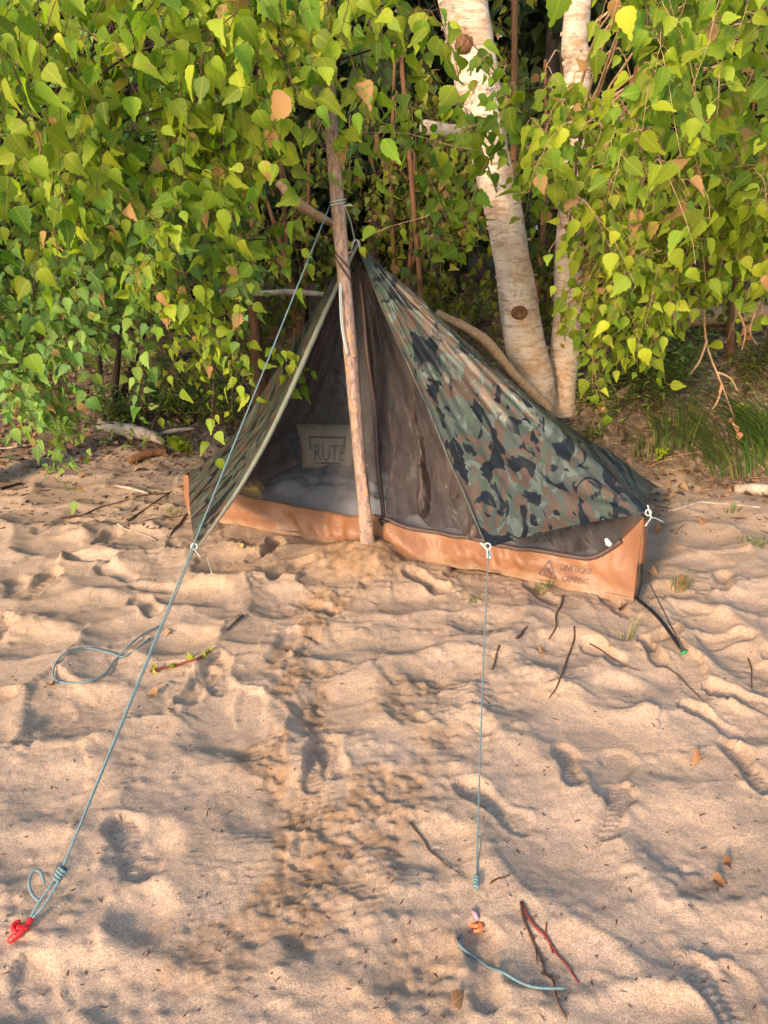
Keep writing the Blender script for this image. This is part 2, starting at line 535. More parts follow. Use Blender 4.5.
def mat_camo(name, gloss=.38, light=1.0):
    m, nt = newmat(name); n = N(nt)
    oc = n('ShaderNodeTexCoord').outputs['Object']
    cl = n('ShaderNodeUVMap', uv_map='UVMap').outputs[0]
    v = n('ShaderNodeMapping', {'Vector': cl, 'Rotation': (0, 0, .25), 'Scale': (1.2, .78, 1.0)}).outputs[0]
    k = light

    def layer(scale, off, thr, dist=1.3, w=.012):
        vv = n('ShaderNodeMapping', {'Vector': v, 'Location': off}).outputs[0]
        nz = n.noise(vv, scale, 3.5, .5, dist)
        return n.ramp(nz, [(thr - w, 0.0), (thr + w, 1.0)])
    col = n.mix(layer(8, (3, 1, 0), .50), tuple(c * k for c in (.056, .066, .052)), tuple(c * k for c in (.085, .055, .037)))
    col = n.mix(layer(9.5, (7, 4, 2), .585), col, tuple(c * k for c in (.094, .112, .092)))
    col = n.mix(layer(10, (1, 8, 5), .60), col, tuple(c * k for c in (.055, .075, .05)))
    col = n.mix(layer(7.6, (11, 2, 9), .555, 1.5, .005), col, (.010, .011, .012))
    weave = n.noise(oc, 420, 2, .6)
    wr = n.noise(n('ShaderNodeMapping', {'Vector': oc, 'Scale': (1, 1, .55), 'Rotation': (0, .5, 0)}).outputs[0], 13, 5, .62, .6)
    b = n.bump(wr, .35, .02)
    b = n.bump(weave, .2, .0012, b)
    p = n('ShaderNodeBsdfPrincipled', {'Base Color': col, 'Roughness': gloss, 'Normal': b, 'Specular IOR Level': .35})
    t = n('ShaderNodeBsdfTranslucent', {'Color': col})
    n.out(n('ShaderNodeMixShader', {0: .10, 1: p.outputs[0], 2: t.outputs[0]}).outputs[0])
    return m


def mat_mesh(name, col, alpha, gloss=.5, wr_scale=(9, 9, 1.6)):
    m, nt = newmat(name); n = N(nt)
    oc = n('ShaderNodeTexCoord').outputs['Object']
    wr = n.noise(n.scaled(oc, wr_scale), 1.6, 4, .6, .5)
    b = n.bump(wr, .35, .02)
    p = n('ShaderNodeBsdfPrincipled', {'Base Color': (*col, 1), 'Roughness': gloss, 'Normal': b, 'Specular IOR Level': .5})
    tr = n('ShaderNodeBsdfTransparent')
    f = n.ramp(wr, [(.3, max(0, alpha - .13)), (.7, min(1, alpha + .13))])
    # finer netting looks denser at a slant, as real mosquito net does
    lw = n('ShaderNodeLayerWeight', {'Blend': .25}).outputs['Facing']
    f = n.math('ADD', f, n.math('MULTIPLY', lw, .3), clamp=True)
    n.out(n('ShaderNodeMixShader', {0: f, 1: tr.outputs[0], 2: p.outputs[0]}).outputs[0])
    m.use_transparent_shadow = True
    return m


def mat_gather(name):
    """net bunched in folds: several layers overlap in some folds, a single layer shows in others; fold shade and highlights are painted in"""
    m, nt = newmat(name); n = N(nt)
    uv = n('ShaderNodeUVMap', uv_map='UVMap').outputs[0]
    a = n.noise(n.scaled(uv, (9, 1.6, 1)), 2.2, 4, .62, 1.6)
    b_ = n.noise(n.scaled(uv, (20, 2.5, 1)), 2.0, 4, .6, 1.2)
    c = n.ramp(a, [(.36, (.016, .012, .013)), (.50, (.040, .026, .022)), (.60, (.085, .054, .042)), (.70, (.042, .030, .030))])  # dark folds and brown highlights painted as colour, besides the layer overlap
    c = n.mix(n.ramp(b_, [(.40, 0.0), (.58, .6)]), c, (.022, .017, .019))
    al = n.ramp(b_, [(.3, .70), (.6, .98)])
    bp = n.bump(b_, .5, .02); bp = n.bump(a, .5, .03, bp)
    p = n('ShaderNodeBsdfPrincipled', {'Base Color': c, 'Roughness': .45, 'Normal': bp, 'Specular IOR Level': .4})
    tr = n('ShaderNodeBsdfTransparent')
    n.out(n('ShaderNodeMixShader', {0: al, 1: tr.outputs[0], 2: p.outputs[0]}).outputs[0])
    return m


def mat_nylon(name, col, rough=.42):
    m, nt = newmat(name); n = N(nt)
    oc = n('ShaderNodeTexCoord').outputs['Object']
    c = n.ramp(n.noise(oc, 4, 3), [(.3, tuple(x * .85 for x in col)), (.7, tuple(x * 1.1 for x in col))])
    dust = n.noise(oc, 60, 4, .7)
    c = n.mix(n.ramp(dust, [(.55, 0.0), (.85, .3)]), c, (.40, .27, .17))
    hz = n('ShaderNodeSeparateXYZ', {0: oc}).outputs[2]
    sandy = n.math('ADD', n.ramp(hz, [(.0, .55), (.07, 0.0)]), n.math('SUBTRACT', n.noise(oc, 18, 4, .7), .68), clamp=True)
    c = n.mix(sandy, c, (.43, .32, .22))
    b = n.bump(n.noise(n.scaled(oc, (1, 1, .6)), 14, 4, .6, .8), .4, .016)
    b = n.bump(n.noise(oc, 400, 2), .15, .001, b)
    p = n('ShaderNodeBsdfPrincipled', {'Base Color': c, 'Roughness': rough, 'Normal': b, 'Specular IOR Level': .4})
    t = n('ShaderNodeBsdfTranslucent', {'Color': c})
    n.out(n('ShaderNodeMixShader', {0: .15, 1: p.outputs[0], 2: t.outputs[0]}).outputs[0])
    return m


def mat_birch(name):
    m, nt = newmat(name); n = N(nt)
    oc = n('ShaderNodeTexCoord').outputs['Object']
    uv = n('ShaderNodeUVMap', uv_map='UVMap').outputs[0]
    big = n.noise(oc, 5, 4, .6)
    col = n.ramp(big, [(.3, (.44, .32, .235)), (.5, (.62, .51, .41)), (.72, (.70, .61, .52))])
    peel = n.noise(n.scaled(oc, (3, 3, 10)), 2.4, 6, .72, 1.0)
    col = n.mix(n.ramp(peel, [(.48, 0.0), (.60, .8)]), col, (.36, .21, .115))
    len_ = n.noise(n.scaled(oc, (7, 7, 60)), 1.5, 3, .6)
    col = n.mix(n.ramp(len_, [(.62, 0.0), (.68, .8)]), col, (.07, .05, .04))
    dk = n.noise(oc, 3.2, 5, .75, .6)
    col = n.mix(n.ramp(dk, [(.60, 0.0), (.68, .75)]), col, (.06, .045, .035))
    hz = n('ShaderNodeSeparateXYZ', {0: oc}).outputs[2]
    och = n.math('ADD', n.ramp(n.math('MULTIPLY', hz, .5), [(.15, .75), (.75, .12)]), n.math('MULTIPLY', n.math('SUBTRACT', n.noise(oc, 7, 4, .7), .5), 1.6), clamp=True)
    col = n.mix(n.math('MULTIPLY', och, .6), col, (.46, .27, .13))
    b = n.bump(peel, .8, .015)
    b = n.bump(n.noise(n.scaled(oc, (20, 20, 90)), 2, 4, .7), .5, .004, b)
    p = n('ShaderNodeBsdfPrincipled', {'Base Color': col, 'Roughness': .7, 'Normal': b, 'Specular IOR Level': .25})
    n.out(p.outputs[0])
    return m


def mat_bark(name, a, b_, patch=None, sc=(30, 30, 6)):
    m, nt = newmat(name); n = N(nt)
    oc = n('ShaderNodeTexCoord').outputs['Object']
    nz = n.noise(n.scaled(oc, sc), 2.0, 5, .7, .5)
    col = n.ramp(nz, [(.3, a), (.7, b_)])
    if patch:
        pn = n.noise(oc, 16, 4, .65)
        col = n.mix(n.ramp(pn, [(.56, 0.0), (.64, .9)]), col, patch)
    b = n.bump(nz, 1.0, .012)
    b = n.bump(n.noise(oc, 150, 3, .7), .4, .002, b)
    p = n('ShaderNodeBsdfPrincipled', {'Base Color': col, 'Roughness': .85, 'Normal': b, 'Specular IOR Level': .2})
    n.out(p.outputs[0])
    return m


M = {}
M['ground'] = mat_ground()
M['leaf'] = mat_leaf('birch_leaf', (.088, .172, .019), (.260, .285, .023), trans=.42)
M['leaf_soft'] = mat_leaf('soft_shade_birch_leaf', (.095, .195, .060), (.215, .29, .050), trans=.40)  # bluish copy of the birch leaf: soft shade put into its colour
M['leaf_dim'] = mat_leaf('shade_toned_understory_leaf', (.036, .070, .011), (.145, .140, .013), trans=.25)  # darkened leaf colour carries the dimness of the understory shade
M['leaf_dark'] = mat_leaf('shade_toned_forest_leaf', (.012, .022, .008), (.03, .042, .010), trans=.12, brown=False, rough=.7, spec=.1)  # near-black colour stands in for the shade inside the forest
M['leaf_small'] = mat_leaf('undergrowth_leaf', (.075, .14, .03), (.18, .21, .04), trans=.25, brown=False)
M['leaf_red'] = mat_leaf('rusty_leaf', (.25, .06, .02), (.35, .12, .03), trans=.25, brown=False)
M['grass'] = mat_leaf('grass_blade', (.045, .105, .022), (.22, .20, .06), trans=.25, brown=False)
M['dead'] = mat_leaf('dead_leaf', (.23, .085, .035), (.38, .22, .10), trans=.15, brown=False, rough=.7)
M['birch'] = mat_birch('birch_bark')
M['bark_dark'] = mat_bark('dark_bark', (.018, .012, .009), (.055, .038, .028))
M['bark_red'] = mat_bark('reddish_bark', (.10, .045, .022), (.24, .12, .06))
M['bark_grey'] = mat_bark('weathered_wood', (.20, .15, .115), (.46, .37, .29), sc=(8, 8, 8))
M['pole'] = mat_bark('pine_pole_bark', (.12, .075, .062), (.45, .32, .262), (.46, .26, .15), sc=(34, 34, 14))
M['twig'] = mat_bark('twig_bark', (.05, .028, .02), (.15, .075, .045), sc=(30, 30, 30))
M['red_twig'] = mat_bark('red_twig_bark', (.12, .02, .018), (.26, .06, .045), sc=(30, 30, 30))
M['root'] = mat_bark('sunlit_tone_root', (.26, .15, .08), (.52, .33, .19), sc=(20, 20, 20))  # warm sunlight is mixed into this bark colour
M['camo'] = mat_camo('camouflage_nylon', .43)
M['camo_hem'] = mat_nylon('grey_green_nylon_reverse', (.155, .165, .125), .6)
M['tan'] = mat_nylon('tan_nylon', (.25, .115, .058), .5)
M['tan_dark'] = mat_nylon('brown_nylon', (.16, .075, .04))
M['net'] = mat_mesh('dark_mosquito_net', (.17, .165, .175), .23, .8)
M['net_thick'] = mat_gather('gathered_brown_net')
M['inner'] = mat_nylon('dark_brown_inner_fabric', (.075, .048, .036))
M['zip'] = simple_mat('zip_tape', (.06, .036, .032), .6, 200, .3)
M['strap'] = simple_mat('black_webbing', (.012, .011, .011), .6, 300, .3)
M['cord'] = simple_mat('teal_grey_cord', (.125, .20, .21), .65, 260, .35, .8)
M['cord_pale'] = simple_mat('pale_cord', (.40, .45, .43), .6, 260, .3, .8)
M['cord_dark'] = simple_mat('dark_cord', (.05, .035, .03), .6, 260, .3, .8)
M['red'] = simple_mat('red_plastic', (.72, .02, .02), .4, 80, .12)
M['orange'] = simple_mat('orange_plastic', (.8, .17, .05), .5, 80, .12)
M['mauve'] = simple_mat('faded_purple_plastic', (.36, .2, .24), .6, 80, .2)
M['green'] = simple_mat('green_plastic', (.02, .20, .07), .4, 80, .2)
M['print'] = simple_mat('dark_print', (.10, .06, .055), .7, 90, .3)
M['white'] = simple_mat('white_tag', (.75, .74, .74), .6, 60, .1)
M['bag'] = mat_nylon('slate_quilted_nylon', (.17, .19, .23), .33)
M['pillow'] = simple_mat('beige_canvas', (.40, .33, .22), .85, 40, .2)
M['pillow_print'] = simple_mat('brown_print', (.06, .035, .025), .85, 60, .3)
M['yellow'] = simple_mat('mustard_cloth', (.45, .26, .05), .8, 40, .2)

# ------------------------------------------------------------------ ground object
a = Acc()
rr, cc = GX.shape
idx = np.arange(rr * cc).reshape(rr, cc)
q = np.stack([idx[:-1, :-1], idx[:-1, 1:], idx[1:, 1:], idx[1:, :-1]], -1).reshape(-1, 4)
a.V.append(np.stack([GX, GY, HH], -1).reshape(-1, 3)); a.L = q.ravel(); a.T = np.full(len(q), 4)
a.UV.append(np.zeros((rr * cc, 2))); a.C.append(np.stack([damp, soil, debris, np.ones_like(damp)], -1).reshape(-1, 4))
tag(a.build('ground', M['ground']), kind='structure')

# ------------------------------------------------------------------ leaves
def leaf_template(hi=True, narrow=1.0):
    if hi:
        v = [0, .07, .20, .38, .58, .79, 1.0]; w = [0, .23, .355, .35, .235, .085, 0]; tooth = .05
    else:
        v = [0, .28, .64, 1.0]; w = [0, .36, .24, 0]; tooth = None
    n = len(v)
    T = [(0.0, y) for y in v]
    fs = []
    for s in (-1, 1):
        e = {0: 0, n - 1: n - 1}
        for i in range(1, n - 1):
            e[i] = len(T); T.append((s * w[i] * narrow, v[i]))
        for i in range(n - 1):
            f = [i, i + 1]
            if e[i + 1] != i + 1: f.append(e[i + 1])
            if tooth is not None:
                k = len(T); T.append((s * narrow * ((w[i] + w[i + 1]) / 2 + tooth), (v[i] + v[i + 1]) / 2 + .012)); f.append(k)
            if e[i] != i: f.append(e[i])
            if s > 0: f = f[::-1]
            fs.append(f)
    T = np.array(T)
    return T, np.concatenate([np.array(f) for f in fs]), np.array([len(f) for f in fs])


TPL = {'hi': leaf_template(True), 'lo': leaf_template(False), 'narrow': leaf_template(False, .5), 'round': leaf_template(True, 1.15), 'slim': leaf_template(True, .84)}


def put_leaves(acc, kind, pos, dirv, nrm, size, tint, curl=.42, fold=.38):
    T, L, C = TPL[kind]
    pos = np.asarray(pos, float); n = len(pos)
    if n == 0: return
    dirv = np.asarray(dirv, float); dirv = dirv / (np.linalg.norm(dirv, axis=1)[:, None] + 1e-9)
    nrm = np.asarray(nrm, float); nrm = nrm - dirv * np.sum(nrm * dirv, 1)[:, None]; nrm = nrm / (np.linalg.norm(nrm, axis=1)[:, None] + 1e-9)
    side = np.cross(dirv, nrm)
    size = np.asarray(size, float)[:, None]
    k = len(T)
    cu = rng.uniform(-.1, curl * 2, (n, 1)); fo = rng.uniform(-.05, fold * 2, (n, 1)); tw = rng.uniform(-.35, .35, (n, 1))
    x = T[None, :, 0] * np.ones((n, 1)) * rng.uniform(.82, 1.14, (n, 1)); y = T[None, :, 1] * np.ones((n, 1))
    wave = rng.uniform(-.05, .05, (n, 1)) * np.sin(y * 9 + rng.uniform(0, 6, (n, 1)))
    z = -cu * y * y + fo * np.abs(x) + tw * x * y + wave * np.abs(x) * 2.5
    P = pos[:, None, :] + size[:, :, None] * (x[..., None] * side[:, None, :] + y[..., None] * dirv[:, None, :] + z[..., None] * nrm[:, None, :])
    V = P.reshape(-1, 3)
    loops = (np.arange(n)[:, None] * k + L[None, :]).ravel()
    tot = np.tile(C, n)
    uv = np.tile(T, (n, 1))
    col = np.repeat(np.asarray(tint, float), k, axis=0)
    acc.addnp(V, loops, tot, uv, col)


def tints(n, yellow=.35, brown=.04, spread=.28):
    r = rng.uniform(0, 1, n)
    y = np.clip(rng.normal(yellow, spread, n), 0, 1)
    b = np.where(rng.uniform(0, 1, n) < brown, rng.uniform(.45, 1, n), rng.uniform(0, .25, n))
    return np.stack([r, y, b, np.ones(n)], 1)


class Crown:
    def __init__(self):
        self.leaf = Acc(); self.tw = Acc()
        self.starts = []

    def spray(self, S, D, L, droop, n, size, kind='hi', yellow=.35, brown=.04, twig=True, face=(-.25, -1, .45), rad=.0022, petiole=.03):
        S = np.asarray(S, float); D = np.asarray(D, float)
        self.starts.append(S)
        t = np.linspace(0, 1, 7)
        wob = rng.normal(0, .02, (7, 3)) * L; wob[0] = 0
        pts = S + np.outer(t * L, D) + np.outer(droop * t ** 1.7, [0, 0, -1]) + np.cumsum(wob, 0)
        if twig:
            self.tw.tube(pts, np.linspace(rad, rad * .4, 7), 4, False)
        tt = np.linspace(.08, 1.0, n) + rng.uniform(-.03, .03, n)
        tt = np.clip(tt, 0, 1)
        pos = np.stack([np.interp(tt, t, pts[:, j]) for j in range(3)], 1)
        tg = pts[-1] - pts[0]; tg = tg / np.linalg.norm(tg)
        lat = np.cross(tg, np.array(face)); lat = lat / (np.linalg.norm(lat) + 1e-9)
        sg = np.where(np.arange(n) % 2 == 0, 1, -1)[:, None]
        lat = lat[None] * sg + rng.normal(0, .45, (n, 3))
        pet = lat * .8 + np.array([0, 0, -.35]) + rng.normal(0, .25, (n, 3))
        pet = pet / np.linalg.norm(pet, axis=1)[:, None] * petiole
        p2 = pos + pet
        if twig:
            for i in range(n):
                self.tw.tube([pos[i], pos[i] + pet[i] * .5 + [0, 0, .003], p2[i]], [.0012, .001, .001], 3, False)
        d = lat * .55 + np.array([0, 0, -.85]) + tg * .25 + rng.normal(0, .45, (n, 3))
        nn = np.array(face)[None] + rng.normal(0, .8, (n, 3))
        if kind == 'hi' and rng.uniform() < .45: kind = 'slim'
        put_leaves(self.leaf, kind, p2, d, nn, rng.uniform(.5, 1.2, n) * size, tints(n, yellow, brown))

    def box(self, x0, x1, y0, y1, Ya, Yb, ns, size, L=(.3, .6), nl=(8, 13), lean=.5, **kw):
        ns = int(ns * 1.4)
        cen = None
        for q_ in range(ns):
            if q_ % 5 == 0:
                cen = at(rng.uniform(x0, x1), rng.uniform(y0, y1), rng.uniform(Ya, Yb))
            S = cen + rng.normal(0, 1, 3) * [.13, .10, .12]
            az = rng.uniform(0, 2 * math.pi)
            D = np.array([math.cos(az) * lean, math.sin(az) * lean - .15, rng.uniform(-.5, .15)])
            Ln = rng.uniform(*L)
            self.spray(S, D, Ln, Ln * rng.uniform(.35, .9), int(rng.integers(*nl)), size * .84, **kw)

    def limbs(self, trunk_pts, every=4, r=.012, mat=None, parent=None):
        tp = np.asarray(trunk_pts, float)
        for i, s in enumerate(self.starts):
            if i % every: continue
            zt = s[2] - np.linalg.norm(s[:2] - tp[0][:2]) * .35
            zt = np.clip(zt, tp[0][2] + .4, tp[-1][2] - .1)
            b = np.array([np.interp(zt, tp[:, 2], tp[:, j]) for j in range(3)])
            m1 = b * .6 + s * .4 + np.array([0, 0, .18]) + rng.normal(0, .06, 3)
            m2 = b * .25 + s * .75 + np.array([0, 0, .16]) + rng.normal(0, .06, 3)
            la_ = Acc(); la_.tube(smooth_path([b, m1, m2, s], 10), np.linspace(r, .003, 10), 5, False)
            la_.build('branch', mat, parent)


def smooth_path(pts, n):
    pts = np.asarray(pts, float)
    if len(pts) < 3:
        t = np.linspace(0, 1, n)[:, None]
        return pts[0] * (1 - t) + pts[-1] * t
    P = np.vstack([2 * pts[0] - pts[1], pts, 2 * pts[-1] - pts[-2]])
    out = []
    m = len(pts) - 1
    for u in np.linspace(0, m - 1e-6, n):
        i = int(u); f = u - i
        p0, p1, p2, p3 = P[i], P[i + 1], P[i + 2], P[i + 3]
        out.append(.5 * (2 * p1 + (p2 - p0) * f + (2 * p0 - 5 * p1 + 4 * p2 - p3) * f ** 2 + (3 * p1 - p0 - 3 * p2 + p3) * f ** 3))
    return np.array(out)


def bark_trunk(pts, radii, sides=22, n=60, lump=.05, seed=1, curls=0, flare=None):
    """a lumpy tapering trunk; curls adds papery flakes of peeling bark to the same surface"""
    path = smooth_path(pts, n)
    rad = np.interp(np.linspace(0, 1, n), np.linspace(0, 1, len(radii)), radii)
    acc = Acc()
    tang = np.gradient(path, axis=0); tang /= np.linalg.norm(tang, axis=1)[:, None]
    vs = []; uv = []
    for i in range(n):
        x = np.cross(tang[i], [0, 1, 0.0]); x /= np.linalg.norm(x); y = np.cross(x, tang[i])
        for k in range(sides):
            an = 2 * math.pi * k / sides
            r = rad[i] * (1 + lump * 2 * float(fbm(np.array([math.cos(an) * 1.3 + 5]), np.array([math.sin(an) * 1.3 + path[i][2] * 3.0]), seed, 3)[0]))
            vs.append(path[i] + r * (math.cos(an) * x + math.sin(an) * y)); uv.append((k / sides, path[i][2]))
    fs = []
    for i in range(n - 1):
        for k in range(sides):
            k2 = (k + 1) % sides
            fs.append((i * sides + k, i * sides + k2, (i + 1) * sides + k2, (i + 1) * sides + k))
    fs.append(tuple(range(sides))[::-1]); fs.append(tuple((n - 1) * sides + k for k in range(sides)))
    acc.add(vs, fs, uv)
    for _ in range(curls):
        i = int(rng.integers(1, n - 2)); an = rng.uniform(0, 2 * math.pi)
        x = np.cross(tang[i], [0, 1, 0.0]); x /= np.linalg.norm(x); y = np.cross(x, tang[i])
        hgt = rng.uniform(.006, .032); arc = rng.uniform(.15, .5); st = 5
        P = []
        for k in range(st):
            f = k / (st - 1)
            th = an + arc * f
            r = rad[i] * (1.0 + .02) + f * f * rng.uniform(.004, .016)
            cpt = path[i] + r * (math.cos(th) * x + math.sin(th) * y)
            jag = rng.uniform(.6, 1.1)
            P.append(cpt + tang[i] * hgt * .5 * jag); P.append(cpt - tang[i] * hgt * .5 * jag)
        acc.add(P, [(2 * k, 2 * k + 1, 2 * k + 3, 2 * k + 2) for k in range(st - 1)])
    return acc, path, rad


# ------------------------------------------------------------------ the birches
def gpt(px, py, Y):
    return at(px, py, Y)


rng = np.random.default_rng(100)
# leaning white birch (left one of the pair)
t = thing('birch_tree', 'thicker white birch leaning left, with a round knot low on its trunk', 'tree')
YB = 5.45
b0 = gpt(543, 415, YB); b0[2] = ground(b0[0], b0[1]) - .1
tp = [b0, gpt(538, 388, YB), gpt(523, 335, YB), gpt(514, 265, YB), gpt(500, 200, YB), gpt(489, 150, YB), gpt(473, 60, YB), gpt(462, 0, YB),
      gpt(461, 0, YB) + np.array([-.25, .05, .9]), gpt(461, 0, YB) + np.array([-.4, .1, 2.4])]
acc, path1, rad1 = bark_trunk(tp, [.118, .118, .136, .118, .118, .122, .132, .145, .12, .06], 30, 110, .085, 5, 200)
trunk_o = acc.build('trunk', M['birch'], t)
# knot with ring of callus bark
kn = Acc()
kc = gpt(520, 313, YB - .145)
vs = []; fs = []
for j, (rr_, dz) in enumerate([(.050, .02), (.046, -.006), (.036, -.018), (.026, -.012), (.012, -.004), (.004, -.003)]):
    for k in range(18):
        an = 2 * math.pi * k / 18
        vs.append(kc + np.array([math.cos(an) * rr_ * 1.1, dz + .012, math.sin(an) * rr_ * .95]))
for j in range(5):
    for k in range(18):
        k2 = (k + 1) % 18
        fs.append((j * 18 + k, j * 18 + k2, (j + 1) * 18 + k2, (j + 1) * 18 + k))
fs.append(tuple(5 * 18 + k for k in range(18)))
kn.add(vs, fs)
kn.build('knot', M['bark_red'], trunk_o)
# branch scar and stub
sc = Acc(); c0 = gpt(466, 42, YB - .13)
sc.tube([c0 + np.array([.0, .05, 0]), c0 + np.array([0, -.0, .0]), c0 + np.array([0, -.02, .0])], [.07, .058, .03], 12, True, wob=.15)
sc.build('branch_scar', M['bark_red'], trunk_o)
st = Acc(); s0 = gpt(480, 130, YB - .05); s1 = gpt(424, 127, YB - .35)
st.tube(smooth_path([s0, (s0 + s1) / 2 + [0, 0, -.02], s1], 8), np.linspace(.05, .042, 8), 10, True, wob=.08)
st.build('branch_stub', M['bark_grey'], trunk_o)
cr = Crown()
cr.box(455, 545, 65, 135, 3.9, 4.5, 13, .105, (.2, .35), (6, 10))
cr.box(385, 470, 195, 230, 4.4, 4.8, 5, .085, (.15, .3), (4, 7))
cr.box(390, 480, 90, 125, 3.6, 4.2, 5, .10, (.2, .32), (5, 8))
cr.box(380, 640, -420, -190, 4.0, 6.4, 36, .10, (.3, .5), (7, 11), twig=False)
cr.spray(at(475, 150, 3.7), np.array([-1, -.1, .08]), .58, .03, 8, .105, yellow=.55)
cr.spray(at(430, 215, 3.6), np.array([-.9, -.1, -.25]), .33, .06, 4, .07, yellow=.6)
cr.limbs(tp, 40, .007, M['bark_grey'], t)
tag(cr.tw.build('fine_twigs', M['root'], t), kind='stuff'); cr.leaf.build('crown', M['leaf'], t)
settle(t, b0)

rng = np.random.default_rng(101)
# upright birch (right one of the pair)
t = thing('birch_tree', 'slimmer upright birch with cracked cream bark, right of the knotted leaning birch', 'tree')
YC = 5.6
c0 = gpt(561, 418, YC); c0[2] = ground(c0[0], c0[1]) - .1
tp = [c0, gpt(562, 392, YC), gpt(567, 320, YC), gpt(569, 250, YC), gpt(576, 150, YC), gpt(577, 60, YC), gpt(578, 0, YC), gpt(578, 0, YC) + np.array([.1, .1, 2.6])]
acc, _, _ = bark_trunk(tp, [.115, .104, .096, .092, .088, .084, .08, .05], 24, 80, .07, 9, 110)
acc.build('trunk', M['birch'], t)
cr = Crown()
cr.box(625, 820, -130, 50, 3.1, 4.8, 56, .115, (.3, .55), (8, 12), yellow=.4)
cr.box(555, 800, 50, 190, 3.7, 5.2, 66, .11, (.3, .5), (8, 12), yellow=.65, brown=.08)  # raised yellow here and below puts golden front light into the leaves
cr.box(592, 690, 170, 300, 4.1, 5.1, 46, .105, (.25, .45), (8, 12), yellow=.65, brown=.06)
cr.box(700, 820, 140, 240, 4.2, 5.1, 34, .10, (.25, .4), (7, 11), yellow=.65)
cr.box(592, 645, 240, 325, 4.6, 5.3, 18, .095, (.2, .35), (7, 11), yellow=.6)
cr.box(730, 810, 215, 270, 4.7, 5.4, 18, .095, (.2, .35), (7, 11), yellow=.7)
cr.box(545, 610, 85, 150, 4.2, 5.0, 14, .10, (.2, .35), (7, 10), yellow=.45)
cr.box(600, 660, 150, 175, 3.3, 3.6, 7, .115, (.2, .35), (5, 8), yellow=.5, brown=.22)
cr.box(610, 840, -150, 150, 5.2, 6.0, 40, .10, (.3, .5), (8, 12), twig=False, yellow=.35)
cr.box(560, 900, -420, -130, 3.6, 6.0, 50, .11, (.4, .6), (8, 12), twig=False, yellow=.4)
cr.limbs(tp, 8, .010, M['root'], t)
tag(cr.tw.build('fine_twigs', M['root'], t), kind='stuff'); cr.leaf.build('crown', M['leaf'], t)
settle(t, c0)

rng = np.random.default_rng(102)
# big left birch: its trunk stands left of the view, the crown hangs over the beach
t = thing('birch_tree', 'large leafy birch filling the left side with hanging branches down to the sand', 'tree')
d0 = np.array([-2.75, 4.9, 0.0]); d0[2] = ground(d0[0], d0[1]) - .1
tp = [d0, d0 + [.05, 0, 1], d0 + [.0, .05, 2], d0 + [.1, 0, 3.2], d0 + [.15, 0, 4.8]]
acc, _, _ = bark_trunk(tp, [.16, .14, .12, .10, .05], 18, 50, .05, 14, 40)
acc.build('trunk', M['birch'], t)
cr = Crown()
soft = Crown()
cr.box(-110, 250, -140, 40, 2.5, 3.6, 78, .100, (.3, .5), (8, 12), yellow=.45)
cr.box(-100, 225, 40, 200, 3.0, 4.3, 104, .098, (.3, .5), (8, 12), yellow=.35)
cr.box(195, 265, 95, 165, 2.9, 3.4, 13, .095, (.2, .35), (6, 9), yellow=.5)
cr.box(240, 375, -100, 0, 2.6, 3.5, 30, .095, (.22, .4), (7, 10), yellow=.45)
cr.box(300, 385, 10, 50, 2.9, 3.4, 10, .095, (.15, .28), (6, 9), yellow=.5)
cr.box(205, 235, 205, 340, 3.5, 3.8, 20, .082, (.2, .35), (7, 11), yellow=.45)
soft.box(-100, 200, 165, 280, 3.7, 4.8, 128, .088, (.3, .5), (9, 13), yellow=.25)
soft.box(-100, 75, 270, 355, 4.0, 5.0, 80, .088, (.3, .45), (9, 13), yellow=.3, brown=.04)
soft.box(70, 110, 280, 310, 4.2, 4.8, 8, .085, (.25, .4), (8, 11), yellow=.35)
soft.box(-60, 20, 340, 385, 4.1, 4.7, 12, .085, (.3, .42), (9, 12), yellow=.4, brown=.1)
soft.box(25, 62, 365, 405, 4.2, 4.5, 10, .085, (.3, .42), (9, 12), yellow=.5, brown=.15)
soft.box(88, 100, 375, 395, 4.4, 4.6, 2, .07, (.22, .3), (6, 8), yellow=.5)
soft.box(-100, 230, -60, 290, 4.7, 5.5, 100, .09, (.3, .5), (9, 12), twig=False, yellow=.2, kind='lo')
cr.box(-160, 330, -450, -140, 2.6, 5.0, 60, .10, (.4, .6), (8, 12), twig=False, yellow=.4)
cr.limbs(tp, 9, .010, M['bark_dark'], t); soft.limbs(tp, 20, .008, M['bark_dark'], t)
tag(cr.tw.build('fine_twigs', M['twig'], t), kind='stuff'); tag(soft.tw.build('fine_twigs', M['twig'], t), kind='stuff')
cr.leaf.build('crown', M['leaf'], t); soft.leaf.build('crown', M['leaf_soft'], t)
settle(t, d0)

# ------------------------------------------------------------------ understory and forest behind
def shrub(name, label, base, boxes, mat, stems, barkmat, kind='hi', group=None, stem_r=.012, **kw):
    t = thing(name, label, 'shrub' if 'shrub' in name else 'tree', group=group)
    base = np.asarray(base, float); base[2] = ground(base[0], base[1]) - .03
    cr = Crown()
    for b in boxes:
        k2 = dict(kw); cr.box(*b, kind=kind, **k2)
    for (tx, ty, tY) in stems:
        st = Acc()
        e = at(tx, ty, tY)
        m1 = base * .5 + e * .5 + rng.normal(0, .08, 3)
        st.tube(smooth_path([base + rng.normal(0, .05, 3) * [1, 1, 0], m1, e], 10), np.linspace(stem_r, stem_r * .4, 10), 7, True, wob=.08)
        st.build('stem', barkmat, t)
    if cr.tw.n: tag(cr.tw.build('fine_twigs', barkmat, t), kind='stuff')
    cr.leaf.build('crown', mat, t)
    settle(t, base)
    return t


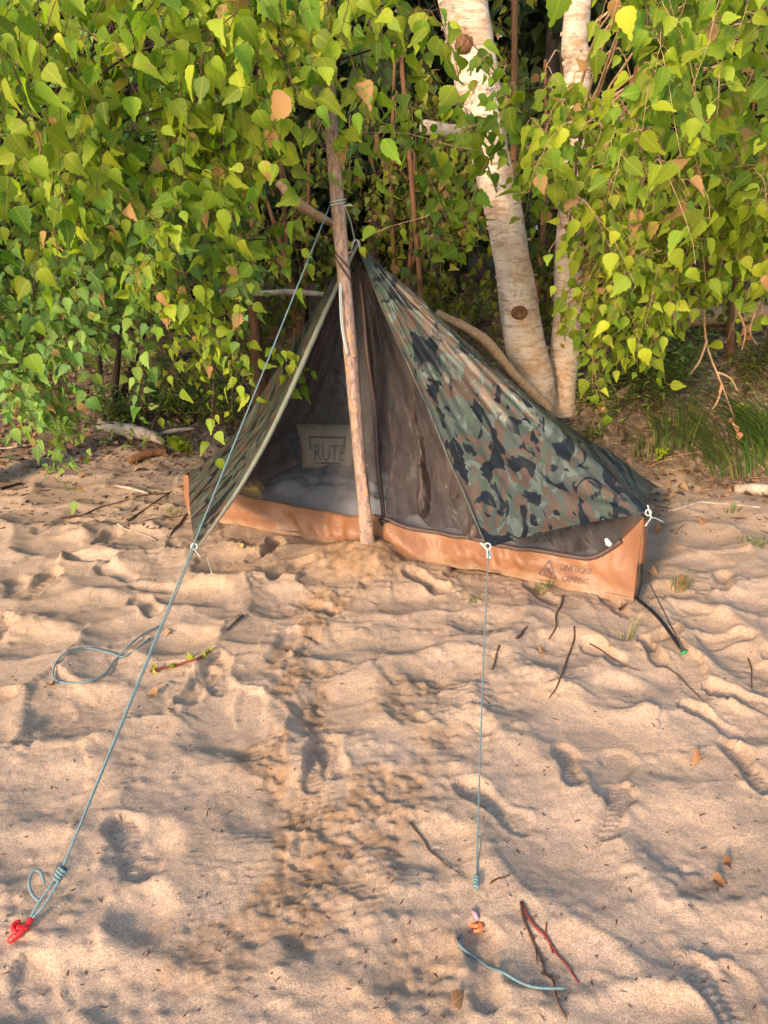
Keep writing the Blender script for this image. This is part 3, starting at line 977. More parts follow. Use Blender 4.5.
rng = np.random.default_rng(103)
G_UND = 'understory shrubs in the shade behind the tent'
shrub('shrub', 'dim yellow-green shrub seen between the pole top and the leaning birch', (.15, 6.6, 0),
      [(365, 480, 130, 300, 6.1, 7.1, 95, .085, (.25, .45), (7, 11)), (380, 450, 40, 130, 6.3, 7.3, 16, .085, (.25, .45), (7, 11))],
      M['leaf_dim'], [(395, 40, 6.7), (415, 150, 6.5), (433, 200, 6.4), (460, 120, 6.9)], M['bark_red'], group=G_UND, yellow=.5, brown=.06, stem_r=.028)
shrub('shrub', 'dark green shrub left of the pole behind the hanging strand of birch leaves', (-.75, 6.5, 0),
      [(225, 335, 190, 310, 6.0, 7.0, 44, .085, (.25, .4), (7, 11)), (235, 330, 20, 190, 6.2, 7.4, 34, .09, (.25, .4), (7, 11))],
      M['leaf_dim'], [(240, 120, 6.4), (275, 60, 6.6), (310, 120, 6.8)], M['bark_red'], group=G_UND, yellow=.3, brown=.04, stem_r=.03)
shrub('shrub', 'yellow-leaved low shrub at the foot of the leafy bank left of the tent', (-1.15, 5.95, 0),
      [(170, 225, 335, 385, 5.6, 6.0, 14, .07, (.15, .28), (5, 8))],
      M['leaf'], [(185, 320, 5.9), (210, 330, 5.8)], M['twig'], group=G_UND, yellow=.85, brown=.06)
shrub('shrub', 'green shrub filling the gap behind the two birch trunks', (1.2, 6.7, 0),
      [(500, 680, 150, 335, 6.0, 7.2, 96, .09, (.25, .45), (7, 11)), (500, 700, 40, 150, 6.4, 7.4, 24, .09, (.25, .45), (7, 11))],
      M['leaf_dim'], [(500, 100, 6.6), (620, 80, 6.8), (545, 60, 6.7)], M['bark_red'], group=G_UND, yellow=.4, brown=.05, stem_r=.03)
shrub('shrub', 'shrub with reddish stems at the right edge above the eroded bank', (2.55, 6.3, 0),
      [(680, 840, 100, 280, 5.7, 6.6, 56, .09, (.25, .45), (7, 11)), (700, 850, -40, 100, 5.8, 6.8, 30, .09, (.25, .45), (7, 11))],
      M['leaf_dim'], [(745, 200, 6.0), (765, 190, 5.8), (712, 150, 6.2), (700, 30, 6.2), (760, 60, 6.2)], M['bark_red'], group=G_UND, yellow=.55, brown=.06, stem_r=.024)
shrub('shrub', 'shaded shrub behind the lower left birch foliage', (-2.2, 6.3, 0),
      [(-60, 230, 230, 320, 5.9, 6.6, 60, .085, (.25, .4), (7, 11)), (-60, 230, 100, 250, 6.0, 7.0, 60, .09, (.25, .4), (7, 11))],
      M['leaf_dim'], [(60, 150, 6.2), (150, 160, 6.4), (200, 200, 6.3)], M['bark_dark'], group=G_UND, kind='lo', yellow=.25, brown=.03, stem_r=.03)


def sapling(label, pts, r0, r1, mat, group='thin stems in the undergrowth'):
    t = thing('sapling', label, 'sapling', group=group)
    b = np.array(pts[0], float)
    a = Acc(); a.tube(smooth_path(pts, 16), np.linspace(r0, r1, 16), 8, True, wob=.07)
    a.build('trunk', mat, t)
    tw = Acc(); lf = Acc()
    P = smooth_path(pts, 16)
    pos = []; dv = []
    for i in range(8, 16):
        for k in range(2):
            az = rng.uniform(0, 6.28); e = P[i] + np.array([math.cos(az) * .25, math.sin(az) * .25, .12])
            tw.tube([P[i], (P[i] + e) / 2 + [0, 0, .02], e], [.004, .003, .002], 4, False)
            for f in (.5, .75, 1):
                pos.append(P[i] * (1 - f) + e * f); dv.append([math.cos(az) * .5, math.sin(az) * .5, -.7])
    n = len(pos)
    put_leaves(lf, 'hi', pos, np.array(dv) + rng.normal(0, .3, (n, 3)), np.tile([0, -1, .6], (n, 1)) + rng.normal(0, .4, (n, 3)), rng.uniform(.06, .09, n), tints(n, .4, .05))
    tag(tw.build('fine_twigs', mat, t), kind='stuff'); lf.build('crown', M['leaf_dim'], t)
    settle(t, b)


def sap(px0, py0, Y0, px1, py1, Y1):
    a_ = at(px0, py0, Y0); a_[2] = ground(a_[0], a_[1]) - .03
    e = at(px1, py1, Y1)
    return [a_, a_ * .6 + e * .4 + rng.normal(0, .05, 3), e]


rng = np.random.default_rng(104)
sapling('thin brown sapling trunk showing behind the hanging birch strand left of the pole', sap(252, 330, 6.2, 236, 130, 6.2), .045, .03, M['bark_red'])
sapling('crooked dark sapling bending right high above the pole rope', sap(262, 330, 6.8, 270, -30, 6.6), .04, .022, M['bark_red'])
sapling('rust-coloured sapling standing right of the tent peak', sap(433, 330, 6.0, 398, 20, 6.3), .026, .016, M['bark_red'])
sapling('reddish sapling just left of the leaning birch trunk', sap(505, 335, 6.6, 515, -30, 6.6), .034, .022, M['bark_red'])
sapling('tangled reddish sapling rooted on the eroded bank at the right edge', sap(735, 330, 5.9, 762, 150, 5.7), .035, .015, M['bark_red'])

rng = np.random.default_rng(105)
# forest trees behind
FT = []
kinds = ['dark spruce with drooping boughs {}', 'shaded broadleaf tree {}']
spots = [(-5.2, 8.4), (-3.6, 9.6), (-2.2, 8.2), (-1.1, 10.4), (-.1, 9.0), (.9, 10.8), (1.7, 8.6), (2.7, 9.8), (3.9, 8.3), (5.4, 9.4),
         (-4.4, 12.6), (-2.3, 13.6), (-.6, 14.2), (1.2, 13.2), (3.0, 14), (5, 12.8), (-6.8, 11), (7, 11.5)]
where = ['far left behind the birch mass', 'left behind the birch mass', 'behind the upper left branches', 'behind the gap left of the pole', 'behind the tent peak',
         'in the dark gap left of the leaning birch', 'behind the two birch trunks', 'behind the right birch foliage', 'behind the shrub at the right edge', 'far right beyond the frame of leaves',
         'deep in the wood on the far left', 'deep in the wood behind the left birch', 'deep in the wood behind the pole top', 'deep in the wood behind the leaning birch',
         'deep in the wood behind the right birch', 'deep in the wood on the far right', 'at the left end of the wood', 'at the right end of the wood']
for i, (x, y) in enumerate(spots):
    t = thing('forest_tree', kinds[i % 2].format(where[i]), 'tree', group='dark forest trees behind the clearing')
    b = np.array([x, y, ground(x, y) - .1]); ht = rng.uniform(7, 9.5)
    a = Acc()
    lean = rng.normal(0, .25, 2)
    P = smooth_path([b, b + [lean[0] * .4, lean[1] * .4, ht * .5], b + [lean[0], lean[1], ht]], 14)
    a.tube(P, np.linspace(rng.uniform(.09, .16), .02, 14), 9, True, wob=.05)
    a.build('trunk', M['bark_dark'], t)
    lf = Acc(); tw = Acc()
    pos = []; dv = []
    nb = 90
    for k in range(nb):
        f = rng.uniform(.10, 1) ** .9
        p = np.array([np.interp(f, np.linspace(0, 1, 14), P[:, j]) for j in range(3)])
        az = rng.uniform(0, 6.28); R = (1.7 if i % 2 == 0 else 1.4) * (1 - f * .75) * rng.uniform(.6, 1.1)
        e = p + np.array([math.cos(az) * R, math.sin(az) * R, -.25 * R if i % 2 == 0 else .25 * R])
        tw.tube([p, (p + e) / 2 + [0, 0, .08], e], [.02, .012, .004], 4, False)
        m = 30
        s = rng.uniform(.15, 1.05, m)[:, None]
        q_ = p * (1 - s) + e * s + rng.normal(0, .16, (m, 3))
        pos.append(q_); dv.append(np.tile([math.cos(az) * .6, math.sin(az) * .6, -.6], (m, 1)) + rng.normal(0, .4, (m, 3)))
    pos = np.concatenate(pos); dv = np.concatenate(dv); n = len(pos)
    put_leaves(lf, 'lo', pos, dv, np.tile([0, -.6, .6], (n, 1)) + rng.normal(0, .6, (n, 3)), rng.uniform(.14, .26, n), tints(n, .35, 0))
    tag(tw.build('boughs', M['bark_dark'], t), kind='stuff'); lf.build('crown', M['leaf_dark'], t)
    settle(t, b)

rng = np.random.default_rng(106)
# far wood: one dense mass that closes the view
lf = Acc()
n = 16000
x = rng.uniform(-26, 26, n); y = rng.uniform(17, 26, n); z = .5 + rng.uniform(0, 1, n) ** .8 * (6.5 + 2.5 * vnoise(x * .35, y * .35, 77) * 2)
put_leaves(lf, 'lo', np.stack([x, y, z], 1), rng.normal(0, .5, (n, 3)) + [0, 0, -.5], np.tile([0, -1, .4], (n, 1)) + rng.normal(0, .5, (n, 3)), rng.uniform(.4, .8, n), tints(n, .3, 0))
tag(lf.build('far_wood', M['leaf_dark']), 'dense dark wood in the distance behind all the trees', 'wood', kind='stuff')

rng = np.random.default_rng(107)
# ------------------------------------------------------------------ fallen pole, roots, logs
def log(name, label, cat, pts, radii, mat, sides=10, n=18, wob=.10, group=None):
    a = Acc(); pts = np.asarray(pts, float)
    a.tube(smooth_path(pts, n), np.interp(np.linspace(0, 1, n), np.linspace(0, 1, len(radii)), radii), sides, True, wob=wob)
    return tag(a.build(name, mat), label, cat, group)


log('fallen_branch', 'peeling pale branch leaning down against the birch foot behind the tarp ridge', 'branch',
    [at(436, 312, 4.9), at(482, 338, 4.9), at(512, 372, 4.95), at(552, 412, 5.05)], [.022, .032, .03, .034], M['root'], 10, 22, .14)
log('fallen_branch', 'thin pale branch lying level left of the tent peak', 'branch',
    [at(205, 290, 6.0), at(250, 294, 6.0), at(290, 292, 6.0), at(330, 295, 6.1)], [.014, .02, .022, .018], M['bark_grey'], 8, 14, .1)
log('dead_branch', 'sunlit orange branch crossing behind the pole above the rope knot', 'branch',
    [at(278, 182, 5.5), at(298, 203, 5.5), at(325, 220, 5.6), at(342, 226, 5.8)], [.026, .034, .03, .02], M['root'], 9, 16, .12)
log('driftwood_log', 'grey weathered log lying below the leafy bank on the left', 'log',
    [gnd(100, 430, .03), gnd(128, 437, .05), gnd(152, 443, .05), gnd(165, 447, .03)], [.04, .058, .045, .018], M['bark_grey'], 10, 16, .12)
log('driftwood_stick', 'thin grey driftwood stick behind the weathered log', 'stick',
    [gnd(155, 440, .03), gnd(175, 436, .04), gnd(195, 432, .03)], [.014, .018, .01], M['bark_grey'], 8, 10, .12)
log('bark_slab', 'reddish broken bark slab lying in front of the weathered log', 'bark',
    [gnd(130, 464, .02), gnd(150, 458, .03), gnd(167, 454, .02)], [.026, .036, .03], M['bark_red'], 6, 10, .2)
log('driftwood_stick', 'short bleached stick on the sand below the bark slab', 'stick',
    [gnd(116, 487, .008), gnd(132, 491, .012), gnd(149, 495, .008)], [.009, .012, .006], M['bark_grey'], 7, 8, .15)
log('fallen_log', 'orange-brown log end jutting over the eroded bank on the right', 'log',
    [at(655, 318, 6.0), at(690, 317, 6.05), at(730, 314, 6.2), at(790, 312, 6.3)], [.07, .075, .07, .07], M['root'], 12, 18, .08)
log('root_stump', 'broken pinkish root stump beside the upright birch foot', 'root',
    [gnd(600, 410, .0), gnd(618, 402, .03), gnd(640, 391, .06)], [.04, .045, .03], M['root'], 9, 10, .14)
log('driftwood_log', 'bleached white log end at the right edge of the sand', 'log',
    [gnd(735, 492, .02), gnd(755, 494, .03), gnd(790, 496, .03)], [.03, .042, .04], M['bark_grey'], 9, 10, .15)

# eroded bank roots hanging
rt = thing('exposed_roots', 'tangle of bare pale roots hanging down the eroded bank', 'roots')
a = Acc()
for pts in [[(705, 240), (704, 300), (707, 345), (722, 385), (735, 420)], [(707, 340), (700, 360), (690, 375)], [(716, 372), (730, 378), (738, 392)],
            [(722, 385), (718, 400), (712, 410)], [(735, 305), (745, 330), (742, 350)], [(760, 300), (750, 330), (757, 345)], [(730, 420), (736, 428), (738, 440)]]:
    pp = [at(px, py, 5.0 + .05 * math.sin(i * 2 + px)) for i, (px, py) in enumerate(pts)]
    a.tube(smooth_path(pp, 14), np.linspace(.009, .004, 14), 6, True, wob=.2)
a.build('root', M['root'], rt)
lf = Acc(); pos = [at(x, y, 4.97) for x, y in [(735, 425), (738, 432), (730, 418), (742, 338), (748, 325), (752, 335), (745, 318)]]
n = len(pos)
for p_ in pos:
    lf = Acc()
    put_leaves(lf, 'hi', [p_], rng.normal(0, .4, (1, 3)) + [0, 0, -.8], np.tile([0, -1, .2], (1, 1)) + rng.normal(0, .4, (1, 3)), rng.uniform(.05, .08, 1), tints(1, .5, 0), .7, .6)
    lf.build('withered_leaf', M['dead'], rt)
settle(rt, at(735, 425, 5.0))

rng = np.random.default_rng(108)
# ------------------------------------------------------------------ inner tent
P0 = at(356, 243, 3.93)          # tarp peak
tent = thing('mosquito_tent', 'low tan and dark net tent pitched under the camouflage tarp', 'tent')


def wall_h(s):
    s = np.asarray(s, float)
    h = .235 - .085 * sstep(0, .18, s) - .01 * sstep(.3, .8, s)
    h = h + .25 * np.clip((s - .90) / .10, 0, 1) ** 1.8 + .05 * np.exp(-((s - .49) / .05) ** 2)
    return h


def wall_pt(s, f, off=0.0):
    """a point of the front bathtub wall: s along, f from the ground up"""
    s = np.asarray(s, float); f = np.asarray(f, float)
    x = WA[0] + WD[0] * WL * s; y = WA[1] + WD[1] * WL * s
    wav = .020 * np.sin(s * 41 + f * 1.5) * np.sin(s * 13 + 1) + .013 * np.sin(s * 87 + f * 3 + 4 * np.sin(s * 17)) + .012 * np.sin(s * 23 + 2 - f * 2.5)
    wav = wav + .02 * fbm(s * 38 + f, f * 1.6 + s * 6, 88, 4) + .018 * np.sin((s * 9 + f * 1.1) * 5.3) * sstep(.55, .95, s)
    sag = .03 * np.sin(math.pi * np.clip(s, 0, 1)) * np.sin(math.pi * f)
    bow = -.04 * np.exp(-((s - .49) / .12) ** 2)
    o = wav * (.35 + .65 * np.sin(math.pi * np.clip(f, .05, .95))) - sag + bow - off
    h = wall_h(s) * f
    return np.stack([x + WN[0] * (o + .03 * f), y + WN[1] * (o + .03 * f), h + .0 * s + .004 + .012 * np.sin(s * 19) * (1 - f) * .4], -1)


ss, ff = np.meshgrid(np.linspace(0, 1, 240), np.linspace(-.12, 1, 18))
w = grid_mesh('floor_wall', wall_pt(ss, ff), M['tan'], tent, uv=np.stack([ss * WL, ff * .2], -1))
# end walls and rear wall
def plain_wall(a2, b2, ha, hb, n=30, seed=0, mat='tan'):
    s_, f_ = np.meshgrid(np.linspace(0, 1, n), np.linspace(-.1, 1, 10))
    o = .02 * np.sin(s_ * 15 + seed) * np.sin(f_ * 3)
    d = (b2 - a2) / np.linalg.norm(b2 - a2)
    x = a2[0] + (b2[0] - a2[0]) * s_ - d[1] * o; y = a2[1] + (b2[1] - a2[1]) * s_ + d[0] * o
    z = (ha + (hb - ha) * s_) * f_ + .004
    return grid_mesh('floor_wall', np.stack([x, y, z], -1), M[mat], tent)


DEPTH = 1.15
WA2 = WA + WN * DEPTH; WB2 = np.array([1.28, 4.25])
# the corners carry a short stiff flange facing the camera
plain_wall(WB, WB + np.array([.04, .05]), .37, .36, 8, 1)
plain_wall(WB + np.array([.04, .05]), WB2, .36, .25, 24, 2)
plain_wall(WA, WA + np.array([-.035, .03]), .235, .23, 8, 3)
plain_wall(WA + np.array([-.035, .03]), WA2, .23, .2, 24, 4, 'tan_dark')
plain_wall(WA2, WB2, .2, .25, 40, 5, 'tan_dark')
fl = np.array([[np.append(WA, .0), np.append(WB, .0)], [np.append(WA2, .0), np.append(WB2, .0)]])
uu, vv = np.meshgrid(np.linspace(0, 1, 40), np.linspace(0, 1, 24))
FP = (fl[0, 0] * (1 - uu[..., None]) + fl[0, 1] * uu[..., None]) * (1 - vv[..., None]) + (fl[1, 0] * (1 - uu[..., None]) + fl[1, 1] * uu[..., None]) * vv[..., None]
FP[..., 2] = .006 + .01 * fbm(uu * 9, vv * 5, 7, 3)
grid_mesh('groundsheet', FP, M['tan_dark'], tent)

PI_ = P0 + np.array([.01, .04, -.10])


def net_front(s0, s1, name, mat, wr, nn=90, mm=70, ph=0.0):
    s_, v_ = np.meshgrid(np.linspace(s0, s1, nn), np.linspace(0, 1, mm))
    B = wall_pt(s_, np.ones_like(s_))
    Pn = PI_ + (B - PI_) * v_[..., None]
    # hanging net: sags inward, with folds running down from the peak
    sag = .06 * np.sin(math.pi * v_) * (.4 + .6 * np.abs(np.sin(math.pi * (s_ - s0) / (s1 - s0))))
    folds = wr * np.sin(s_ * 75 + ph + 3 * v_ + 2 * fbm(s_ * 7, v_ * 4, 15, 2)) * v_ * (1.05 - v_) * 2 + wr * 1.4 * fbm(s_ * 26 + 6 * v_, v_ * 5 + s_ * 4, 16 + int(ph), 3) * np.sin(math.pi * v_) ** .6
    o = sag + folds
    Pn[..., 0] += WN[0] * o + .19 * np.sin(math.pi * v_ ** 1.7) * np.exp(-s_ / .16); Pn[..., 1] += WN[1] * o
    return grid_mesh(name, Pn, mat, tent)


net_front(0.0, .503, 'net_panel', M['net'], .012)
M['net_right'] = mat_mesh('brown_mosquito_net', (.085, .078, .085), .26, .7)
net_front(.503, 1.0, 'net_panel', M['net_right'], .022, ph=2.0)
# gathered door cloth hanging inside the right half
s_, v_ = np.meshgrid(np.linspace(.50, .93, 130), np.linspace(0.02, 1, 90))
B = wall_pt(s_, np.full_like(s_, .95))
Pn = PI_ + (B - PI_) * v_[..., None]
q1 = (s_ - .50) / .43
o = .08 + .045 * np.sin(q1 * 30 + 4 * v_ + 3 * fbm(q1 * 3, v_ * 3, 25, 3)) * sstep(0, .3, v_) + .14 * fbm(q1 * 5 + 3 * v_, v_ * 4 - 2 * q1, 26, 4) * sstep(0, .3, v_) + .05 * np.sin(math.pi * v_) + .045 * (1 - np.abs(np.sin(q1 * 11 + 2.2 * v_ + 2.5 * fbm(q1 * 3, v_ * 2.5, 29, 3)))) ** 2 * sstep(0, .4, v_)
cut = sstep(.62, .95, v_ + .25 * q1 + .1 * fbm(q1 * 6, v_ * 3, 27, 2))
Pn[..., 0] += WN[0] * o; Pn[..., 1] += WN[1] * o
grid_mesh('door_flap', Pn, M['net_thick'], tent)
# sloping roof/back panels of the tent body (dark fabric)
def slope(a3, b3, n=30, mat='inner', sag=.05, inx=0.0):
    s_, v_ = np.meshgrid(np.linspace(0, 1, n), np.linspace(0, 1, n))
    B = a3 + (b3 - a3) * s_[..., None]
    Pn = PI_ + (B - PI_) * v_[..., None]
    Pn[..., 2] -= sag * np.sin(math.pi * v_) * np.sin(math.pi * s_) + .02 * np.sin(s_ * 40) * np.sin(math.pi * v_)
    Pn[..., 0] += inx * np.sin(math.pi * v_ ** 1.7) * (1 - .5 * s_)
    return grid_mesh('roof_panel', Pn, M[mat], tent)


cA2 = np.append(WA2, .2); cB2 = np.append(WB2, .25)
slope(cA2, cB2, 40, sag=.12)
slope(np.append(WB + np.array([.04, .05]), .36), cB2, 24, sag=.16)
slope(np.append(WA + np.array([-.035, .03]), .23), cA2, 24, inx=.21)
# zips: the upright door zip and the one along the top of the wall
zs = Acc()
v_ = np.linspace(0.06, 1, 40)
B = wall_pt(np.full(40, .503), np.ones(40))
Z = PI_ + (B - PI_) * v_[:, None]; o = .06 * np.sin(math.pi * v_) * .4 - .014 + .010 * np.sin(v_ * 14)
Z[:, 0] += WN[0] * o; Z[:, 1] += WN[1] * o
zs.tube(Z, .011, 6)
door_zip = zs.build('zip', M['zip'], tent)
zs = Acc(); s1_ = np.linspace(.503, .965, 80)
zs.tube(wall_pt(s1_, np.full(80, 1.0), .010), .013, 6)
zs.build('zip', M['zip'], tent)
zs = Acc(); s1_ = np.linspace(.06, .503, 60)
zs.tube(wall_pt(s1_, np.full(60, 1.0), .004), .005, 5)
zs.build('piping', M['tan_dark'], tent)
pl = Acc(); zp = wall_pt(np.array([.503]), np.array([1.0]), .03)[0]
pl.tube([zp, zp + [0, -.005, -.02], zp + [.004, -.006, -.035]], [.006, .008, .004], 6)
pl.tube([zp + [-.012, -.012, 0], zp + [.03, -.03, -.004]], [.008, .006], 6)
pl.build('zip_pull', M['strap'], door_zip)
# white care tag showing through the net near the right corner
tg = Acc(); tc = wall_pt(np.array([.945]), np.array([1.0]))[0] + np.array([-.02, -.0, .05])
tg.tube([tc, tc + [.012, -.004, -.02], tc + [.03, -.01, -.035]], [.007, .014, .010], 6)
tg.build('care_tag', M['white'], tent)
# lettering and emblem on the tan wall
def wall_uv(s, f):
    return wall_pt(np.array([s]), np.array([f]), .006)[0]


def text_on(body, s0, f0, size, name, parent, mat, mapf, sx=1.0):
    cu = bpy.data.curves.new(name, 'FONT'); cu.body = body; cu.size = 1.0; cu.extrude = 0
    cu.resolution_u = 3
    tmp = bpy.data.objects.new(name, cu); COL.objects.link(tmp)
    dg = bpy.context.evaluated_depsgraph_get()
    me = bpy.data.meshes.new_from_object(tmp.evaluated_get(dg))
    bpy.data.objects.remove(tmp)
    me.name = name
    for v in me.vertices:
        x, y = v.co.x * size * sx, v.co.y * size
        v.co = Vector([float(k) for k in mapf(s0, f0, x, y)])
    o = bpy.data.objects.new(name, me); COL.objects.link(o); o.parent = parent
    me.materials.append(mat)
    return o


def on_wall(s0, f0, x, y):
    s = s0 + x / WL
    hh = float(wall_h(s))
    return wall_uv(s, f0 + y / hh)


text_on('ONETIGRIS', .862, .50, .036, 'lettering', w, M['print'], on_wall, .82)
text_on('CAMPING', .870, .22, .033, 'lettering', w, M['print'], on_wall, .82)
em = Acc()
S0, F0 = .824, .20


def emb(poly):
    em.add([on_wall(S0, F0, x, y) for x, y in poly], [tuple(range(len(poly)))])


Wd, Ht = .088, .078
for a_, b_ in (((0, 0), (Wd, 0)), ((Wd, 0), (Wd / 2, Ht)), ((Wd / 2, Ht), (0, 0))):
    a_ = np.array(a_); b_ = np.array(b_); d = (b_ - a_) / np.linalg.norm(b_ - a_); nn_ = np.array([-d[1], d[0]]) * .0035
    for k in range(4):
        p_, q_ = a_ + (b_ - a_) * (k / 4 + .02), a_ + (b_ - a_) * ((k + 1) / 4 - .01)
        emb([p_ - nn_, q_ - nn_, q_ + nn_, p_ + nn_])
emb([(.022, .010), (.034, .009), (.043, .021), (.050, .015), (.060, .011), (.066, .010), (.060, .030), (.051, .045), (.041, .048), (.030, .038), (.024, .026)])
em.build('emblem', M['print'], w, False)
# black corner strap and thin line to the green peg
kb = gnd(683, 655)
c1 = np.append(WB, 0) + np.array([.01, -.01, .15])
c2 = np.append(WB, 0) + np.array([0.005, -.012, .012])
def ribbon(pts, wvec, name, mat, parent, n=14, th=.0025):
    P = smooth_path(pts, n); a = Acc(); wv = np.asarray(wvec, float)
    vs = []
    tn = np.array([0, -1, .3]) * th
    for p in P: vs += [p - wv + tn, p + wv + tn, p + wv - tn, p - wv - tn]
    fs = []
    for i in range(n - 1):
        for k in range(4):
            k2 = (k + 1) % 4
            fs.append((i * 4 + k, i * 4 + k2, (i + 1) * 4 + k2, (i + 1) * 4 + k))
    fs += [(3, 2, 1, 0), tuple((n - 1) * 4 + k for k in range(4))]
    a.add(vs, fs); return a.build(name, mat, parent)


ribbon([c1 + [0, 0, .03], c1, (c1 + c2) / 2 + [.006, -.005, 0], c2], (.012, .004, 0), 'strap', M['strap'], tent)
ribbon([c2, c2 * .5 + kb * .5 + [0, 0, .03], kb + [0, 0, .012]], (.008, .006, .002), 'strap', M['strap'], tent)
a = Acc(); a.tube(smooth_path([c1 + [.01, 0, 0], c1 * .5 + kb * .5 + [.008, 0, .005], kb + [0, 0, .014]], 10), .003, 6); a.build('cord', M['cord_dark'], tent)
settle(tent, (float(PI_[0]), float(PI_[1]), 0))


def stake(label, p, d, mat, L=.12, r=.007, head=None):
    """a moulded tent peg: ribbed tapering shaft, head with a hook"""
    t = thing('tent_peg', label, 'tent peg')
    p = np.asarray(p, float); d = np.asarray(d, float); d /= np.linalg.norm(d)
    a = Acc()
    a.tube([p - d * L, p - d * L * .5, p, p + d * .01], [r * .3, r * .8, r, r * 1.2], 6, True)
    shaft = a.build('shaft', mat, t)
    h = Acc(); sd = np.cross(d, [0, 0, 1.0]); sd /= np.linalg.norm(sd)
    h.tube(smooth_path([p + d * .008 - sd * r * 1.6, p + d * .016, p + d * .014 + sd * r * 1.8, p + d * .002 + sd * r * 2.8], 10), [r * .8] * 10, 6, True)
    h.build('hook', mat, shaft)
    if head is not None:
        b = Acc(); b.tube(smooth_path(head, 14), np.interp(np.linspace(0, 1, 14), [0, .12, .3, .55, .9, 1], [r * .7, r * 1.1, r * .6, r * 1.5, r * 1.1, r * .6]), 8, True, wob=.1)
        b.build('pull_tab', mat, t)
    settle(t, p)


stake('green tent peg pushed into the sand at the end of the black corner strap', kb + [0, 0, .008], (.35, -.4, .6), M['green'])

# ------------------------------------------------------------------ tarp
FR = at(487, 548, 3.02); FL = at(195, 548, 3.18); RT = at(647, 514, 3.30); LT = at(189, 473, 4.40)
BR = at(660, 497, 4.72); BR[2] = .02
BL = np.array([-1.12, 5.45, .06])
corners = [FR, RT, BR, BL, LT, FL]
bot = []
tarp = thing('camouflage_tarp', 'woodland camouflage tarp draped from the wooden pole over the net tent', 'tarp')
nu = 0; us = []
for i, (a_, b_) in enumerate(zip(corners[:-1], corners[1:])):
    L_ = np.linalg.norm(b_ - a_); k = int(L_ / .016)
    for j in range(k):
        f = j / k
        p = a_ + (b_ - a_) * f
        sagz = (.012, .02, .02, .02, .0)[i] * math.sin(math.pi * f)
        inw = np.array([0.1, 4.2, p[2]]) - p; inw[2] = 0; inw /= np.linalg.norm(inw)
        p = p + np.array([0, 0, sagz]) + inw * (.012, .03, .05, .02, -.01)[i] * math.sin(math.pi * f)
        bot.append(p); us.append(i + f)
bot.append(FL); us.append(5.0)
bot = np.array(bot); us = np.array(us)
# round the corner at RT so the ridge line is a soft fold
for _ in range(12):
    bm = bot.copy(); bm[1:-1] = (bot[:-2] + bot[1:-1] * 2 + bot[2:]) / 4
    wgt = np.exp(-((us - 1.0) / .12) ** 2)[:, None] * .9
    bot = bot * (1 - wgt) + bm * wgt
mv = 110
vv = np.linspace(0, 1, mv)
T_ = P0[None, None] + (bot[None] - P0[None, None]) * vv[:, None, None]
U = np.broadcast_to(us[None], T_.shape[:2]); Vv = np.broadcast_to(vv[:, None], T_.shape[:2])
ridge = np.exp(-((U - 1.12) / .55) ** 2)
bul = np.sin(math.pi * Vv) ** .9 * (.012 * ridge - .20 * np.exp(-((U - 2.05) / .48) ** 2)) - .02 * np.sin(math.pi * Vv) * np.exp(-((U - .45) / .3) ** 2)
bulge_lo = .09 * np.exp(-((U - 1.75) / .45) ** 2) * np.exp(-((Vv - .84) / .16) ** 2)
T_[..., 2] += bul + bulge_lo
lft = np.exp(-((U - 4.6) / .5) ** 2)
lam = np.where(U < 4, .16 * np.exp(-((U - 4) / .45) ** 2), .16 - .105 * (U - 4))
T_[..., 0] += lam * np.sin(math.pi * np.clip(Vv, 0, 1) ** 1.7)
# drag wrinkles from the tie points and slack folds
dFR = np.linalg.norm(T_ - FR, axis=-1); dRT = np.linalg.norm(T_ - RT, axis=-1)
an1 = np.arctan2(T_[..., 2] - FR[2], T_[..., 0] - FR[0]); an2 = np.arctan2(T_[..., 2] - RT[2], T_[..., 0] - RT[0])
wr = .012 * np.sin(an1 * 16) * np.exp(-dFR / .35) * np.clip(dFR * 6, 0, 1) + .016 * np.sin(an2 * 22) * np.exp(-dRT / .45) * np.clip(dRT * 6, 0, 1)
wr += .020 * fbm(U * 5 + Vv * 2, Vv * 5, 33, 4) * np.sin(math.pi * np.clip(Vv, 0, 1)) ** .5
wr += .014 * fbm(U * 16, Vv * 5, 35, 3) * np.sin(math.pi * Vv) ** .5
wr += .010 * fbm(U * 24, Vv * 40, 36, 3) * np.exp(-((U - 1.02) / .2) ** 2) * np.sin(math.pi * Vv) ** .4
nx = np.stack([.3 + 0 * U, -.75 + 0 * U, .6 + 0 * U], -1)
T_ += nx * wr[..., None]
def cloth_uv(A, B, C):
    e1 = (C - B) / np.linalg.norm(C - B); e2 = A - (B + C) / 2; e2 = e2 - e1 * (e2 @ e1); e2 /= np.linalg.norm(e2)
    d = T_ - A
    return np.stack([d @ e1, d @ e2], -1)


UVC = np.where((U <= 1.25)[..., None], cloth_uv(P0, FR, RT), np.where((U <= 4)[..., None], cloth_uv(P0, BR, BL) + [2, 3], cloth_uv(P0, LT, FL) + [5, 1]))
grid_mesh('canopy', T_, M['camo'], tarp, uv=UVC)


def edge_roll(col, name, mat, r0, r1, off, flat=.6):
    E = T_[:, col, :]
    a = Acc()
    n = len(E)
    E2 = E + np.asarray(off)
    a.tube(E2[::2], np.interp(np.linspace(0, 1, len(E2[::2])), [0, .3, .85, 1], [r0 * .6, r0, r1, r1 * .4]), 8, True, wob=.12)
    a.build(name, mat, tarp)


edge_roll(-1, 'hem', M['camo_hem'], .013, .010, (.012, -.01, 0))
edge_roll(0, 'hem', M['camo'], .006, .006, (0, 0, 0))
